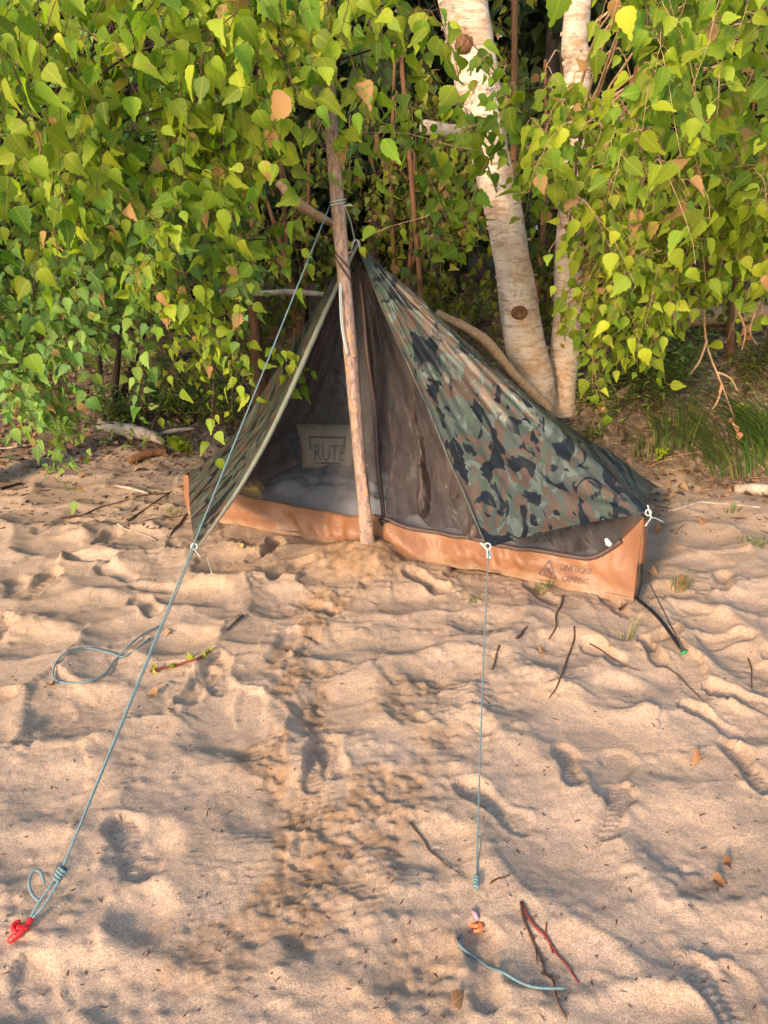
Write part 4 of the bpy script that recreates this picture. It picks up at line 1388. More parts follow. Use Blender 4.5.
# eyelet grommets and tie loops at the corners
def grommet(c, nrm, name='grommet'):
    a = Acc(); nrm = np.asarray(nrm, float); nrm /= np.linalg.norm(nrm)
    x = np.cross(nrm, [0, 0, 1.0]); x /= np.linalg.norm(x); y = np.cross(x, nrm)
    th = np.linspace(0, 2 * math.pi, 17)
    a.tube([c + .013 * (math.cos(t_) * x + math.sin(t_) * y) for t_ in th], .0035, 6, False)
    a.build(name, M['cord_pale'], tarp)


grommet(FR + [.0, -.012, .012], (0, -1, .3)); grommet(FL + [0, -.012, .012], (0, -1, .3)); grommet(RT + [0, -.015, .012], (0, -1, .3))
a = Acc()
a.tube(smooth_path([RT + [-.01, -.02, .05], RT + [.0, -.03, .02], RT + [.012, -.02, -.01], np.append(WB, .36) + [.01, -.01, 0]], 12), .0035, 6)
a.tube(smooth_path([RT + [.012, -.02, -.01], RT + [.04, .0, -.02], RT + [.09, .03, -.05]], 8), .0025, 6)
a.tube(smooth_path([FR + [-.03, -.015, .03], FR + [-.012, -.02, .012], FR + [.004, -.02, -.004]], 8), .004, 6)
a.build('tie_cord', M['cord_pale'], tarp)
settle(tarp, (float(P0[0]), float(P0[1]), 0))

rng = np.random.default_rng(109)
# ------------------------------------------------------------------ pole
pole = thing('wooden_pole', 'rough barked wooden pole standing in front of the tent as its mast', 'pole')
pb = at(369, 556, 3.67); pb[2] -= .12
YP = 3.67
pp = [np.array([pb[0], pb[1] + .0, pb[2]]), at(367, 535, YP), at(359, 450, YP), at(352, 370, YP), at(345, 290, YP), at(338, 210, YP), at(331, 125, YP), at(326, 60, YP), at(326, 10, YP)]
acc, path, rad = bark_trunk(pp, [.036, .034, .032, .031, .031, .030, .028, .022, .016], 20, 150, .15, 23, 0)
for k in range(12):        # twig stubs and knots along the mast
    i = int(rng.integers(8, 100)); az = rng.uniform(0, 6.28)
    o = np.array([math.cos(az), math.sin(az), rng.uniform(.2, .7)]); b = path[i] + np.array([o[0], o[1], 0]) * rad[i] * .8
    acc.tube([b, b + o * rng.uniform(.01, .03)], [rng.uniform(.005, .009), .002], 6, True)
acc.build('trunk', M['pole'], pole)
settle(pole, pb)

# lashing of cord at the peak and the black loop round the pole
la = thing('lashing_cord', 'pale cord tying the tarp peak to the wooden pole', 'cord')
a = Acc()
def ring_at(py, r, tilt, turns=1.0, n=40):
    i = int(np.argmin([abs(q_[2] - at(345, py, YP)[2]) for q_ in path])); c = path[i]; rr_ = rad[i] + r
    th = np.linspace(0, 2 * math.pi * turns, n)
    return np.stack([c[0] + rr_ * np.cos(th), c[1] + rr_ * np.sin(th), c[2] + tilt * np.cos(th) + .012 * th / 6.28], 1)


a.tube(ring_at(206, .003, .004, 2.0, 50), .0028, 6)
k0 = ring_at(206, .004, .004)[20]; 
i206 = int(np.argmin([abs(q_[2] - at(345, 206, YP)[2]) for q_ in path])); c206 = path[i206]
a.tube(smooth_path([c206 + [.032, -.01, 0], c206 + [.05, .1, -.06], P0 + [-.005, -.01, .01]], 14), .0035, 6)
a.tube(smooth_path([P0 + [-.02, -.02, -.03], P0 + [-.014, -.03, .0], P0 + [.004, -.02, .015], P0 + [.015, -.02, -.01], P0 + [.02, -.02, -.035]], 14), .0035, 6)
a.tube(smooth_path([c206 + [.03, -.03, 0], c206 + [.055, -.035, .004], c206 + [.068, -.035, 0]], 6), .003, 6)
a.build('cord', M['cord_pale'], la)
settle(la, c206)
a = Acc(); a.tube(ring_at(272, .004, -.055, 1.0, 40), .0045, 6); a.tube(ring_at(262, .004, -.04, 1.0, 40), .004, 6)
tag(a.build('cord_loop', M['cord_dark']), 'dark brown cord loop slung round the pole below the tarp peak', 'cord')
a = Acc()
e = [at(341, 268, YP + .0), at(340, 300, 3.62), at(342, 330, 3.62), at(347, 355, 3.62)]
a.tube(smooth_path(e, 20), .0035, 6); a.tube(smooth_path([p + [.006, .004, 0] for p in e], 20), .0025, 6)
tag(a.build('hanging_cord', M['cord_pale']), 'grey cord end hanging down along the left side of the pole', 'cord')

# ------------------------------------------------------------------ guy ropes
def rope(label, pts, n, r, mat='cord', name='guy_rope', extra=None):
    """twisted two-strand cord"""
    t = thing(name, label, 'rope')
    P = smooth_path(pts, n)
    L_ = np.cumsum(np.r_[0, np.linalg.norm(np.diff(P, axis=0), axis=1)])
    a = Acc(); a.tube(P, r, 7)
    a.build('cord', M[mat], t)
    if extra: extra(t)
    settle(t, P[-1])
    return t


rs = gnd(22, 937)
kn_ = at(60, 874, 1.545)
top_ = c206 + np.array([-.034, -.01, 0])


def knot_part(c, d, parent, mat='cord', R=.009):
    d = np.asarray(d, float); d /= np.linalg.norm(d)
    x = np.cross(d, [0, 1, 0.0]); x /= np.linalg.norm(x); y = np.cross(x, d)
    a = Acc(); th = np.linspace(0, 2 * math.pi * 4, 60)
    a.tube([c + R * (math.cos(t_) * x + math.sin(t_) * y) + d * (.008 * (t_ / 6.28) - .016) for t_ in th], .0042, 6)
    a.build('knot', M[mat], parent)


def left_end(t):
    d = rs - kn_
    knot_part(kn_, d, t)
    a = Acc()
    sx = np.array([.007, 0, 0])
    a.tube(smooth_path([kn_ + sx, (kn_ + rs) / 2 + sx * 1.4, rs + [.018, .03, .02]], 10), .0032, 6)
    a.tube(smooth_path([kn_ - sx * .6, (kn_ + rs) / 2 - sx, rs + [.012, .03, .02]], 10), .0032, 6)
    lp = [(46, 893), (43, 885), (36, 886), (31, 893), (34, 902), (42, 910)]
    a.tube(smooth_path([gnd(x, y, .03 + .012 * math.sin(i)) for i, (x, y) in enumerate(lp)], 24), .0042, 6)
    a.build('loop', M['cord'], t)


rope('long teal guy rope running from the pole down to the red peg', [top_, top_ * .66 + kn_ * .34 + [0, 0, -.004], top_ * .33 + kn_ * .67 + [0, 0, -.004], kn_], 60, .0028, extra=left_end)
rope('teal corner rope from the left tarp tip down beside the long guy rope', [FL + [0, -.015, .0], FL * .5 + kn_ * .5 + [0, 0, -.002], kn_ + [.001, .01, .002]], 30, .0022,
     extra=lambda t: (lambda a: (a.tube(smooth_path([FL + [.0, -.02, .005], FL + [.035, -.04, -.03], gnd(207, 563, .03), gnd(212, 575, .008)], 14), .0022, 5), a.build('loose_end', M['cord_pale'], t)))(Acc()))
stake('bright red tent peg at the lower left corner of the sand', rs + [0, 0, .018], (-.75, -.3, .25), M['red'], .02, .008, head=[gnd(34, 924, .012), gnd(28, 929, .014), gnd(23, 934, .014), gnd(17, 939, .012), gnd(9, 946, .006)])
# red ribbon-like head of that peg made longer by its lever
fr_e = gnd(476, 892)
def fr_end(t):
    knot_part(FR + [.006, -.02, -.02], (0, -.5, -1), t, 'cord_pale', .007)
    knot_part(fr_e + [0, .01, .02], fr_e - FR, t, 'cord', .005)


rope('straight teal guy rope from the right tarp tip down to the front sand', [FR + [.004, -.02, -.004], FR * .5 + fr_e * .5 + [0, 0, -.008], fr_e + [0, 0, .0]], 40, .0025, extra=fr_end)
stake('small faded mauve and orange peg half buried below the straight guy rope', gnd(475, 931) + [0, 0, .012], (.8, -.35, .25), M['orange'], .03, .006)
mv_ = Acc(); c = gnd(475, 918, .006)
mv_.tube([c + [-.008, .012, .004], c, c + [.004, -.016, 0]], [.003, .007, .004], 6)
tag(mv_.build('plastic_scrap', M['mauve']), 'tiny faded mauve plastic scrap just above the orange peg', 'scrap')

rope('short loose teal cord curling on the front sand beside the forked twig',
     [gnd(462, 938, .003), gnd(459, 946, .006), gnd(463, 952, .006), gnd(474, 960, .004), gnd(488, 968, .002), gnd(502, 976, .006), gnd(520, 986, .008), gnd(538, 991, .008), gnd(566, 993, .009)], 50, .0034, name='loose_cord')
rope('loose dark teal cord looped on the sand left of the long guy rope',
     [gnd(160, 628, .006), gnd(142, 637, .008), gnd(128, 650, .01), gnd(114, 664, .008), gnd(106, 676, .006), gnd(88, 685, .008), gnd(66, 686, .008), gnd(54, 680, .008), gnd(56, 666, .01), gnd(68, 655, .01), gnd(88, 651, .01), gnd(110, 655, .008), gnd(126, 658, .006), gnd(150, 640, .006)], 90, .0038, name='loose_cord')

# ------------------------------------------------------------------ bedding inside the tent
bagT = thing('sleeping_bag', 'slate grey quilted sleeping bag spread inside the tent', 'sleeping bag')
uu, vv = np.meshgrid(np.linspace(0, 1, 120), np.linspace(0, 1, 60))
bx = WA[0] + WD[0] * WL * (.08 + uu * .86); by = WA[1] + WD[1] * WL * (.08 + uu * .86)
dv_ = .09 + vv * .72
edge = np.clip(np.minimum(np.minimum(uu, 1 - uu) * 9, np.minimum(vv, 1 - vv) * 5), 0, 1) ** .5
z = .02 + edge * (.12 + .05 * fbm(uu * 5, vv * 3, 61, 3) + .018 * np.abs(np.sin(uu * 30 + 1.5 * fbm(uu * 6, vv * 6, 62, 2))) + .05 * fbm(uu * 12, vv * 8, 63, 3) + .06 * np.exp(-((uu - .3) / .2) ** 2))
grid_mesh('quilted_cover', np.stack([bx + WN[0] * dv_, by + WN[1] * dv_, z], -1), M['bag'], bagT)
a = Acc(); e_ = np.linspace(0.03, .97, 40)
ln = [np.array([WA[0] + WD[0] * WL * (.08 + u * .86) + WN[0] * .088, WA[1] + WD[1] * WL * (.08 + u * .86) + WN[1] * .088, .035 + .012 * math.sin(u * 25)]) for u in e_]
a.tube(ln, .008, 6); a.build('zip', M['zip'], bagT)
settle(bagT, (float(WA[0] + WD[0]), float(WA[1] + WD[1]), .02))

pil = thing('pillow', 'beige pillow with a dark printed frame and letters, leaning at the back of the tent', 'pillow')
pc = at(328, 447, 4.72)
pw, ph_ = .37, .26
s_, v_ = np.meshgrid(np.linspace(-1, 1, 40), np.linspace(-1, 1, 30))
puff = .075 * np.clip((1 - s_ ** 4) * (1 - v_ ** 4), 0, 1) ** .5
pin = 1 - .08 * (1 - np.abs(s_)) * np.abs(v_) ** 3
def pil_pt(sx, vy, side, off=0.0):
    pf = .075 * np.clip((1 - sx ** 4) * (1 - vy ** 4), 0, 1) ** .5
    wdt = pw / 2 * (1 + .12 * vy) * (1 - .05 * (1 - vy * vy))
    x = pc[0] + sx * wdt * .97; zz = pc[2] + vy * ph_ / 2; y = pc[1] + .22 * sx * wdt * -.3 + (vy * ph_ / 2) * .35 - side * (pf + off)
    return np.stack([x, y, zz], -1)


PF = pil_pt(s_, v_, 1); PB = pil_pt(s_, v_, -1)
a = Acc()
r_, c_ = s_.shape; ix_ = np.arange(r_ * c_).reshape(r_, c_)
q = np.stack([ix_[:-1, :-1], ix_[:-1, 1:], ix_[1:, 1:], ix_[1:, :-1]], -1).reshape(-1, 4)
for PP in (PF, PB):
    a.addnp(PP.reshape(-1, 3), q.ravel(), np.full(len(q), 4), np.zeros((r_ * c_, 2)), np.tile([0, 0, 0, 1.0], (r_ * c_, 1)))
pil_cover = a.build('cover', M['pillow'], pil)
def on_pil(s0, f0, x, y):
    return pil_pt(np.array([s0 + x]), np.array([f0 + y]), 1, .004)[0]


text_on('RUTE', -.50, -.46, 1.05, 'lettering', pil_cover, M['pillow_print'], on_pil, .46)
a = Acc()
for (x0, x1, y0, y1) in [(-.62, .62, .52, .62), (-.62, -.56, .0, .52), (.56, .62, .0, .52), (-.5, .5, -.62, -.52)]:
    nS = 10
    vs = []
    for k in range(nS):
        f = k / (nS - 1)
        if x1 - x0 > y1 - y0:
            vs += [on_pil(x0 + (x1 - x0) * f, y0, 0, 0), on_pil(x0 + (x1 - x0) * f, y1, 0, 0)]
        else:
            vs += [on_pil(x0, y0 + (y1 - y0) * f, 0, 0), on_pil(x1, y0 + (y1 - y0) * f, 0, 0)]
    a.add(vs, [(2 * k, 2 * k + 1, 2 * k + 3, 2 * k + 2) for k in range(nS - 1)])
a.build('printed_frame', M['pillow_print'], pil_cover)
settle(pil, pc - np.array([0, 0, .15]))
a = Acc(); yc = at(248, 482, 4.35)
uu, vv = np.meshgrid(np.linspace(0, 1, 24), np.linspace(0, 1, 16))
a_P = np.stack([yc[0] - .09 + .18 * uu, yc[1] - .06 + .14 * vv, .10 + .085 * np.clip(np.minimum(np.minimum(uu, 1 - uu), np.minimum(vv, 1 - vv)) * 5, 0, 1) ** .5 + .03 * fbm(uu * 5, vv * 5, 3, 3)], -1)
tag(grid_mesh('folded_cloth', a_P, M['yellow']), 'mustard cloth bundle at the left end of the sleeping bag', 'cloth')

rng = np.random.default_rng(110)
# ------------------------------------------------------------------ plants on the ground
def bushlet(label, px, py, n_st, hgt, spread, leafsize, mat='leaf_small', yellow=.4, kind='narrow', name='small_plant', group='low plants at the edge of the sand', red=False):
    t = thing(name, label, 'plant', group=group)
    b = gnd(px, py)
    st = Acc(); lf = Acc(); pos = []; dv = []
    for k in range(n_st):
        az = rng.uniform(0, 6.28); r0 = rng.uniform(0, spread)
        s = b + np.array([math.cos(az) * r0, math.sin(az) * r0 * .7, 0]); s[2] = ground(s[0], s[1]) - .01
        h = hgt * rng.uniform(.55, 1.1)
        e = s + np.array([math.cos(az) * h * .3, math.sin(az) * h * .3 - .03, h])
        P = smooth_path([s, (s + e) / 2 + rng.normal(0, .015, 3), e], 8)
        st.tube(P, np.linspace(.004, .0015, 8), 4, False)
        m = int(h / (leafsize * .28)) + 3
        for j in range(m):
            f = .25 + .75 * j / m
            p = np.array([np.interp(f, np.linspace(0, 1, 8), P[:, c]) for c in range(3)])
            a2 = j * 2.4 + az
            pos.append(p); dv.append([math.cos(a2), math.sin(a2), rng.uniform(-.2, .6)])
    n = len(pos)
    put_leaves(lf, kind, pos, np.array(dv), np.tile([0, -.3, 1], (n, 1)) + rng.normal(0, .3, (n, 3)), rng.uniform(.6, 1.1, n) * leafsize, tints(n, yellow, 0))
    st.build('stem', M['twig'], t); lf.build('foliage', M[mat], t)
    settle(t, b)


bushlet('dense leafy undergrowth plant above the grey log on the left', 165, 418, 26, .42, .22, .065)
bushlet('leafy undergrowth plant right of the grey log', 205, 420, 22, .4, .2, .06)
bushlet('low green plant under the left birch near the grey log end', 120, 425, 16, .35, .18, .065, yellow=.3)
bushlet('tall leafy undergrowth plant behind the weathered log', 185, 408, 24, .55, .25, .065, yellow=.25)
bushlet('undergrowth plant just left of the tent corner', 228, 425, 14, .3, .15, .055, yellow=.5)
bushlet('round-leaved yellowing plant on the sand right of the bark slab', 187, 452, 6, .14, .08, .06, 'leaf', .75, 'round')
bushlet('small bright bush at the foot of the upright birch', 588, 405, 22, .32, .16, .055, yellow=.6)
bushlet('yellow-green bush between the birch foot and the grass', 612, 412, 16, .25, .18, .05, yellow=.7)
bushlet('bush with drooping green sprays left of the hanging roots', 640, 405, 26, .5, .2, .06, yellow=.5)
bushlet('green plant on the bank under the drooping birch leaves', 668, 395, 22, .5, .18, .06, yellow=.4)
bushlet('leafy plant on the bank top right of the upright birch', 620, 360, 24, .6, .2, .065, 'leaf_dim', .45)
bushlet('low bush on the bank at the right edge over the grass', 752, 385, 22, .4, .2, .055, 'leaf_dim', .5)
bushlet('seedling with two yellow leaves in front of the grass clump', 663, 458, 2, .10, .02, .05, 'leaf', .9, 'round')
bushlet('little plant at the tarp edge below the birches', 595, 440, 6, .12, .07, .045, yellow=.55)
bushlet('leafy plant behind the birch trunks beside the fallen branch', 465, 335, 18, .5, .2, .065, yellow=.45)
bushlet('dark leafy plant left of the tent behind the level branch', 275, 335, 26, .6, .3, .065, 'leaf_dim', .25)
bushlet('dark leafy plant low behind the left tarp panel', 250, 375, 22, .5, .25, .06, 'leaf_dim', .3)
bushlet('rust-red leafed plant in the shade behind the pole', 300, 300, 10, .5, .2, .06, 'leaf_red', .3)
bushlet('sprig with bright leaves at the right edge above the grass', 748, 425, 3, .16, .03, .075, 'leaf', .6, 'hi')


def grass(label, px, py, nb, hgt, spread, lean, w=.004, yellow=.25, name='grass_tuft', group='grass tufts at the edge of the sand'):
    t = Acc(); b = gnd(px, py)
    for k in range(nb):
        az = rng.uniform(0, 6.28); r0 = spread * math.sqrt(rng.uniform(0, 1))
        s = b + np.array([math.cos(az) * r0, math.sin(az) * r0 * .6, 0]); s[2] = ground(s[0], s[1]) - .01
        h = hgt * rng.uniform(.4, 1.1)
        d = np.array([math.cos(az), math.sin(az), 0]) * rng.uniform(.2, .8) + np.asarray(lean, float) * rng.uniform(.5, 1.3)
        tt = np.linspace(0, 1, 7)
        P = s + np.outer(tt ** 1.6 * h * .7, d) + np.outer(h * (tt - .45 * tt ** 2.5), [0, 0, 1])
        sd = np.cross(d, [0, 0, 1.0]); sd /= np.linalg.norm(sd) + 1e-9
        ww = w * (1 - tt ** 2) * rng.uniform(.6, 1.2) + .0004
        vs = np.empty((14, 3)); vs[0::2] = P - sd * ww[:, None]; vs[1::2] = P + sd * ww[:, None]
        vs[0::2, 2] += ww * .5
        uv = np.stack([np.tile([-.2, .2], 7), np.repeat(tt, 2)], 1)
        t.add(vs, [(2 * i, 2 * i + 1, 2 * i + 3, 2 * i + 2) for i in range(6)], uv, (rng.uniform(), float(np.clip(rng.normal(yellow, .2), 0, 1)), 0, 1))
    o = t.build(name, M['grass'])
    tag(o, label, 'grass', group)
    o.data.transform(__import__('mathutils').Matrix.Translation(-Vector([float(v) for v in b]))); o.location = [float(v) for v in b]


rng = np.random.default_rng(111)
grass('large clump of long arching grass on the bank at the right', 735, 462, 130, .95, .30, (-1.5, -.7, 0), .0050, .12)
grass('middle clump of long grass left of the hanging roots', 675, 440, 60, .7, .2, (-.6, -.9, 0), .0045, .3)
grass('thin grass clump at the left end of the grassy bank', 648, 455, 30, .5, .14, (-.5, -.8, 0), .0040, .35)
grass('long grass clump running out at the right edge below the bank', 775, 450, 90, .95, .26, (-1.5, -.8, 0), .0050, .12)
grass('short grass tuft below the tan wall lettering', 540, 594, 40, .09, .06, (0, -.1, 0), .002, .5)
grass('tiny grass tuft between the straight rope and the wall', 478, 600, 26, .07, .05, (0, -.1, 0), .002, .5)
grass('thin dry grass tuft right of the black strap', 680, 590, 26, .22, .05, (.05, -.2, 0), .0018, .75)
grass('dry grass stems behind the green peg', 625, 640, 14, .2, .04, (-.1, -.1, 0), .0016, .9)
grass('low green tuft at the right edge of the sand', 757, 545, 60, .10, .10, (0, -.1, 0), .0024, .35)
grass('pale dry tuft on the left sand near the tent corner', 172, 515, 30, .10, .07, (0, -.1, 0), .0018, .8)
grass('sparse dry tuft near the hanging birch tip on the left', 70, 490, 24, .12, .06, (0, -.1, 0), .0018, .8)
grass('small green shoots in the sand by the bleached log end', 732, 512, 24, .10, .05, (0, -.1, 0), .0022, .3)

rng = np.random.default_rng(112)
# ------------------------------------------------------------------ twigs and leaves on the sand
def twig(label, pix, r, mat='twig', side=None, lift=.004, name='twig'):
    a = Acc()
    if len(pix) == 2:
        (xa, ya), (xb, yb) = pix
        pix = [(xa, ya), (xa * .66 + xb * .34 + rng.normal(0, 1.6), ya * .66 + yb * .34), (xa * .3 + xb * .7 + rng.normal(0, 1.6), ya * .3 + yb * .7), (xb, yb)]
    else:
        pix = [p for a_, b_ in zip(pix[:-1], pix[1:]) for p in (a_, ((a_[0] + b_[0]) / 2 + rng.normal(0, 1.8), (a_[1] + b_[1]) / 2 + rng.normal(0, 1.2)))] + [pix[-1]]
    P = [gnd(x, y, lift) for x, y in pix]
    a.tube(smooth_path(P, max(6, 4 * len(P))), np.linspace(r, r * .55, max(6, 4 * len(P))), 6, True, wob=.12)
    for s in (side or []):
        Q = [gnd(x, y, lift + .004 * i) for i, (x, y) in enumerate(s)]
        a.tube(smooth_path(Q, 6), np.linspace(r * .6, r * .35, 6), 5, True)
    b = P[0]
    o = a.build(name, M[mat])
    tag(o, label, 'twig')
    return o


twig('forked dark red twig on the front sand, longer arm', [(521, 904), (530, 935), (541, 962), (553, 985), (566, 1022)], .0040, 'twig', [[(541, 975), (560, 982)], [(536, 952), (537, 970)], [(529, 940), (536, 941)]])
twig('red twig arm crossing the forked twig on the front sand', [(521, 904), (537, 930), (556, 955), (578, 984)], .0042, 'red_twig', [[(545, 942), (546, 925)], [(553, 955), (549, 950)]])
twig('thin dark twig on the sand left of the straight guy rope', [(410, 824), (424, 843), (440, 860), (462, 877)], .0030, 'twig', [[(432, 853), (440, 858)]])
twig('upright dark twig below the tan wall lettering', [(563, 597), (556, 616), (549, 640)], .005)
twig('short dark stick lying left of the upright dark twig', [(516, 640), (527, 629)], .007)
twig('long broken twig on the sand left of the green peg', [(574, 629), (567, 660), (559, 684), (549, 700)], .0042)
twig('short dark twig right of the straight guy rope', [(499, 648), (492, 671)], .0045)
twig('dark twig on the bumpy sand below the left tarp tip', [(243, 617), (227, 632)], .0055)
bud_twig = twig('red twig with yellow buds beside the long guy rope', [(150, 674), (175, 669), (196, 662), (214, 652)], .0055, 'red_twig', [[(196, 662), (204, 664)]], .01)
for bx_, by_ in [(153, 674), (172, 669), (190, 664), (204, 661), (208, 655)]:
    bd = Acc(); pb_ = gnd(bx_, by_, .014)
    put_leaves(bd, 'hi', [pb_, pb_ + [.006, 0, .004]], rng.normal(0, .5, (2, 3)) + [0, 0, .5], np.tile([0, -1, .5], (2, 1)) + rng.normal(0, .3, (2, 3)), [.028, .022], tints(2, .95, 0))
    bd.build('bud', M['leaf'], bud_twig)
twig('tiny twig right of the straight rope foot', [(490, 885), (510, 877)], .0025)
twig('root-like twig leading from the left tent corner to the sand', [(190, 512), (180, 525), (170, 537)], .008)
twig('long thin root on the left sand in front of the logs', [(60, 520), (100, 508), (140, 497), (165, 494)], .006)
twig('dark stick end at the left edge of the sand', [(0, 490), (22, 484)], .012)
twig('thin branch lying across the left edge behind the sand', [(-10, 448), (20, 447), (45, 447)], .010, 'bark_grey')
twig('straight dry twig pointing at the left tent corner', [(128, 522), (155, 503), (183, 486)], .006)
twig('bleached twig in the sand below the straight dry twig', [(118, 525), (140, 535), (156, 541)], .006, 'bark_grey')
twig('long pale stick along the soil edge at the right', [(668, 512), (700, 503), (730, 505), (760, 508)], .010, 'bark_grey')
twig('thin dark twig among the dead leaves by the green peg', [(665, 668), (690, 690), (700, 700)], .003)
twig('small dark twig at the right edge of the sand', [(748, 660), (752, 690)], .003)
twig('small twig above the orange curled leaf', [(590, 645), (612, 660), (640, 672)], .003)


def dead_leaf(label, px, py, size, yellow=.4, mat='dead', tilt=None):
    a = Acc(); p = gnd(px, py, .012)
    az = rng.uniform(0, 6.28)
    put_leaves(a, 'hi', [p], [[math.cos(az), math.sin(az), .15]], [[rng.normal(0, .3), -.5, 1]], [size * .72], tints(1, yellow, 0), 1.0, .9)
    tag(a.build('fallen_leaf', M[mat]), label, 'leaf', 'fallen leaves on the sand')


for lab, px, py, sz, ye in [
    ('curled orange leaf alone on the right sand', 700, 759, .075, .3), ('brown leaf clump piece by the dark patch at the lower right', 722, 868, .06, .2),
    ('brown leaf lying left of the lower right leaf clump', 712, 884, .055, .3), ('orange leaf beside the upper end of the black strap', 650, 573, .075, .2),
    ('orange leaf right of the tan tent corner', 661, 530, .06, .2), ('pale orange leaf right of the black strap', 686, 585, .09, .4),
    ('orange leaf just below the pale orange leaf', 680, 594, .07, .2), ('brown curled leaf left of the black strap foot', 618, 612, .08, .2),
    ('brown narrow leaf on the sand between the twigs', 539, 655, .07, .1), ('pale tan leaf below the red twig with buds', 157, 697, .08, .9),
    ('orange leaf on the soil in front of the grass', 682, 489, .06, .3), ('tan leaf piece at the soil edge on the right', 703, 522, .10, .9),
    ('small yellow leaf in front of the left tarp tip', 243, 551, .05, 1), ('brown leaf scrap at the left loop of cord', 52, 689, .05, .2),
    ('brown leaf scrap at the right end of the cord loop', 170, 634, .05, .1), ('pinkish leaf on the debris left of the weathered log', 70, 443, .09, .5),
    ('tan leaf among the debris below the left birch', 86, 437, .09, .8), ('dry pale leaf at the bottom edge of the sand', 452, 1010, .07, .9)]:
    dead_leaf(lab, px, py, sz, ye)

gc = Acc()
n = 3800
x = rng.uniform(-4.5, 4.5, n); y = rng.uniform(5.2, 8.5, n)
ok = fbm(x * 1.6, y * 1.6, 141, 3) > -.05
ok &= (y > 5.55 - .35 * (x > 1)) & ~((np.abs(x - 1.2) < .25) & (y < 5.5))
x, y = x[ok], y[ok]; n = len(x)
z = np.array([ground(a_, b_) for a_, b_ in zip(x, y)]) + rng.uniform(.02, .16, n)
put_leaves(gc, 'narrow', np.stack([x, y, z], 1), rng.normal(0, 1, (n, 3)) * [1, 1, .5], np.tile([0, -.4, 1], (n, 1)) + rng.normal(0, .35, (n, 3)), rng.uniform(.04, .08, n), tints(n, .4, 0), .5, .3)
tag(gc.build('ground_cover', M['leaf_small']), 'low green ground cover on the forest floor', 'ground cover', kind='stuff')

# leaf litter and bits on the soil: nobody could count it
lf = Acc()
n = 5200
x = rng.uniform(-4.5, 4.5, n); y = rng.uniform(4.45, 8, n)
keep = np.array([(yy > 5.35 - .75 * float(sstep(.8, 1.5, xx)) + .3 * rng.uniform(-1, 1)) for xx, yy in zip(x, y)])
x, y = x[keep], y[keep]; n = len(x)
z = np.array([ground(a_, b_) for a_, b_ in zip(x, y)]) + .012
put_leaves(lf, 'lo', np.stack([x, y, z], 1), rng.normal(0, 1, (n, 3)) * [1, 1, .25], np.tile([0, -.3, 1], (n, 1)) + rng.normal(0, .35, (n, 3)), rng.uniform(.03, .075, n), tints(n, .35, 0), .6, .5)
M['litter'] = mat_leaf('leaf_litter', (.085, .045, .024), (.24, .15, .085), trans=.05, brown=False, rough=.85, spec=.1)
tag(lf.build('leaf_litter', M['litter']), 'brown leaf litter scattered on the soil under the trees', 'leaf litter', kind='stuff')
bd = Acc()
for _ in range(620):
    if rng.uniform() < .9: px, py = rng.uniform(-20, 195), 440 + 90 * rng.uniform() ** 1.6
    else: px, py = rng.uniform(655, 790), rng.uniform(482, 545)
    p = gnd(px, py, .004); L_ = rng.uniform(.008, .026) if rng.uniform() < .75 else rng.uniform(.03, .11); az = rng.uniform(0, 6.28); d = np.array([math.cos(az), math.sin(az), .05]) * L_
    bd.tube([p - d * .5, p + rng.normal(0, .1, 3) * L_ * [1, 1, .2], p + d * .5], [.001, rng.uniform(.002, .006), .001], 5, True, wob=.3)
tag(bd.build('bark_debris', M['twig']), 'dark bark bits and twiglets strewn over the upper edge of the sand', 'debris', kind='stuff')
ds = Acc()
for _ in range(520):
    x_ = rng.uniform(1.0, 3.6); y_ = rng.uniform(4.75, 6.4); p = np.array([x_, y_, ground(x_, y_) + .004])
    az = rng.uniform(0, 6.28); L_ = rng.uniform(.05, .28); d = np.array([math.cos(az), math.sin(az) * .6, rng.uniform(-.1, .5)]) * L_
    ds.tube(smooth_path([p, p + d * .5 + rng.normal(0, .02, 3), p + d * [1, 1, .6]], 6), np.linspace(rng.uniform(.0015, .004), .001, 6), 4, False)
tag(ds.build('dry_stems', M['root']), 'dry stems and root hairs tangled over the eroded bank', 'dry stems', kind='stuff')
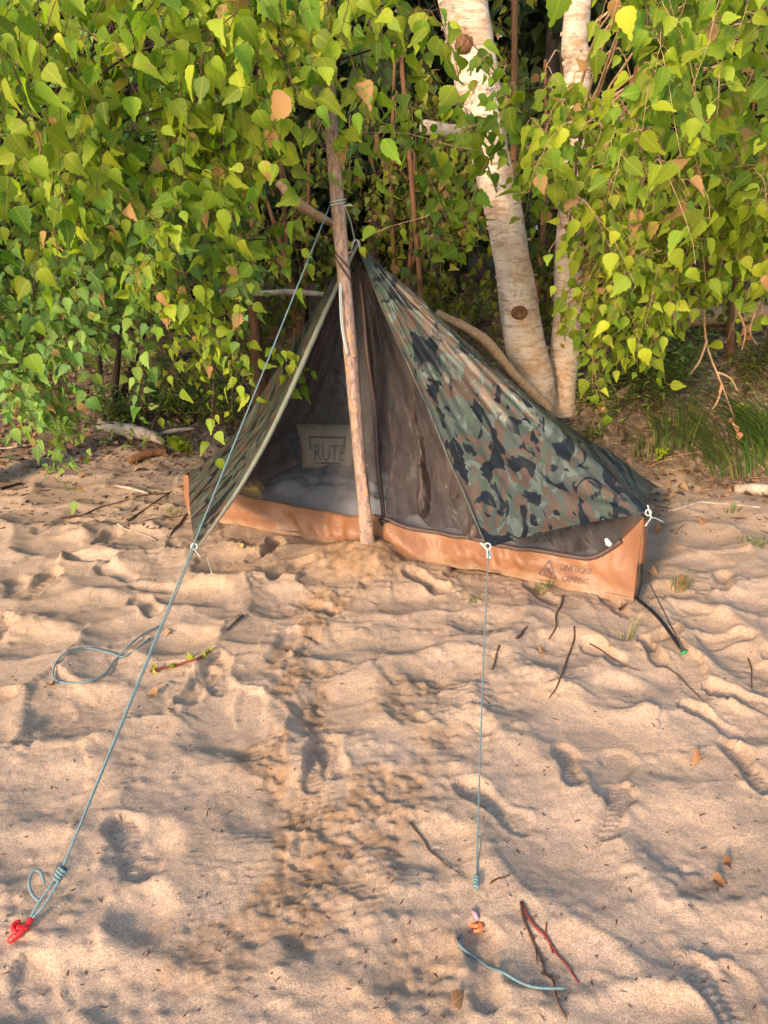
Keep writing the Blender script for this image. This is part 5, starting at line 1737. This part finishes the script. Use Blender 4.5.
# crumbs of bark and plant bits on the sand
cb = Acc()
pts = []
for _ in range(520):
    px = rng.uniform(0, 768); py = rng.uniform(480, 1020)
    if 190 < px < 660 and py < 600: continue
    pts.append((px, py))
for px, py in pts:
    p = gnd(px, py, .002); L_ = rng.uniform(.004, .022); az = rng.uniform(0, 6.28); d = np.array([math.cos(az), math.sin(az), .1]) * L_
    cb.tube([p - d * .5, p + rng.normal(0, .001, 3), p + d * .5], [.0006, rng.uniform(.001, .0024), .0006], 4, True)
tag(cb.build('plant_crumbs', M['twig']), 'dark crumbs of bark and plant bits sprinkled over the sand', 'crumbs', kind='stuff')

# ------------------------------------------------------------------ light
EL, AZ = math.radians(21), math.radians(30)          # low sun behind the camera, to its left
sd = Vector((-math.sin(AZ) * math.cos(EL), -math.cos(AZ) * math.cos(EL), math.sin(EL)))
sun = bpy.data.lights.new('sun', 'SUN'); sun.energy = 2.1; sun.angle = math.radians(9.0); sun.color = (1.0, .72, .46)
so = bpy.data.objects.new('sun', sun); COL.objects.link(so)
so.rotation_euler = sd.to_track_quat('Z', 'Y').to_euler()
w = bpy.data.worlds.new('World'); scene.world = w; w.use_nodes = True
nt = w.node_tree; nt.nodes.clear()
sky = nt.nodes.new('ShaderNodeTexSky'); sky.sky_type = 'NISHITA'; sky.sun_disc = False
sky.sun_elevation = EL
sky.sun_rotation = math.atan2(sd.x, sd.y)
sky.air_density = 1.0; sky.dust_density = 1.0; sky.ozone_density = 1.0
bg = nt.nodes.new('ShaderNodeBackground'); bg.inputs[1].default_value = .15
ow = nt.nodes.new('ShaderNodeOutputWorld')
nt.links.new(sky.outputs[0], bg.inputs[0]); nt.links.new(bg.outputs[0], ow.inputs[0])
scene.view_settings.view_transform = 'Standard'
scene.view_settings.look = 'None'
scene.view_settings.exposure = 1.72
scene.view_settings.gamma = 1.0
scene.view_settings.use_curve_mapping = False
scene.render.engine = 'CYCLES'
scene.cycles.max_bounces = 8
scene.cycles.transparent_max_bounces = 12
scene.cycles.use_denoising = True
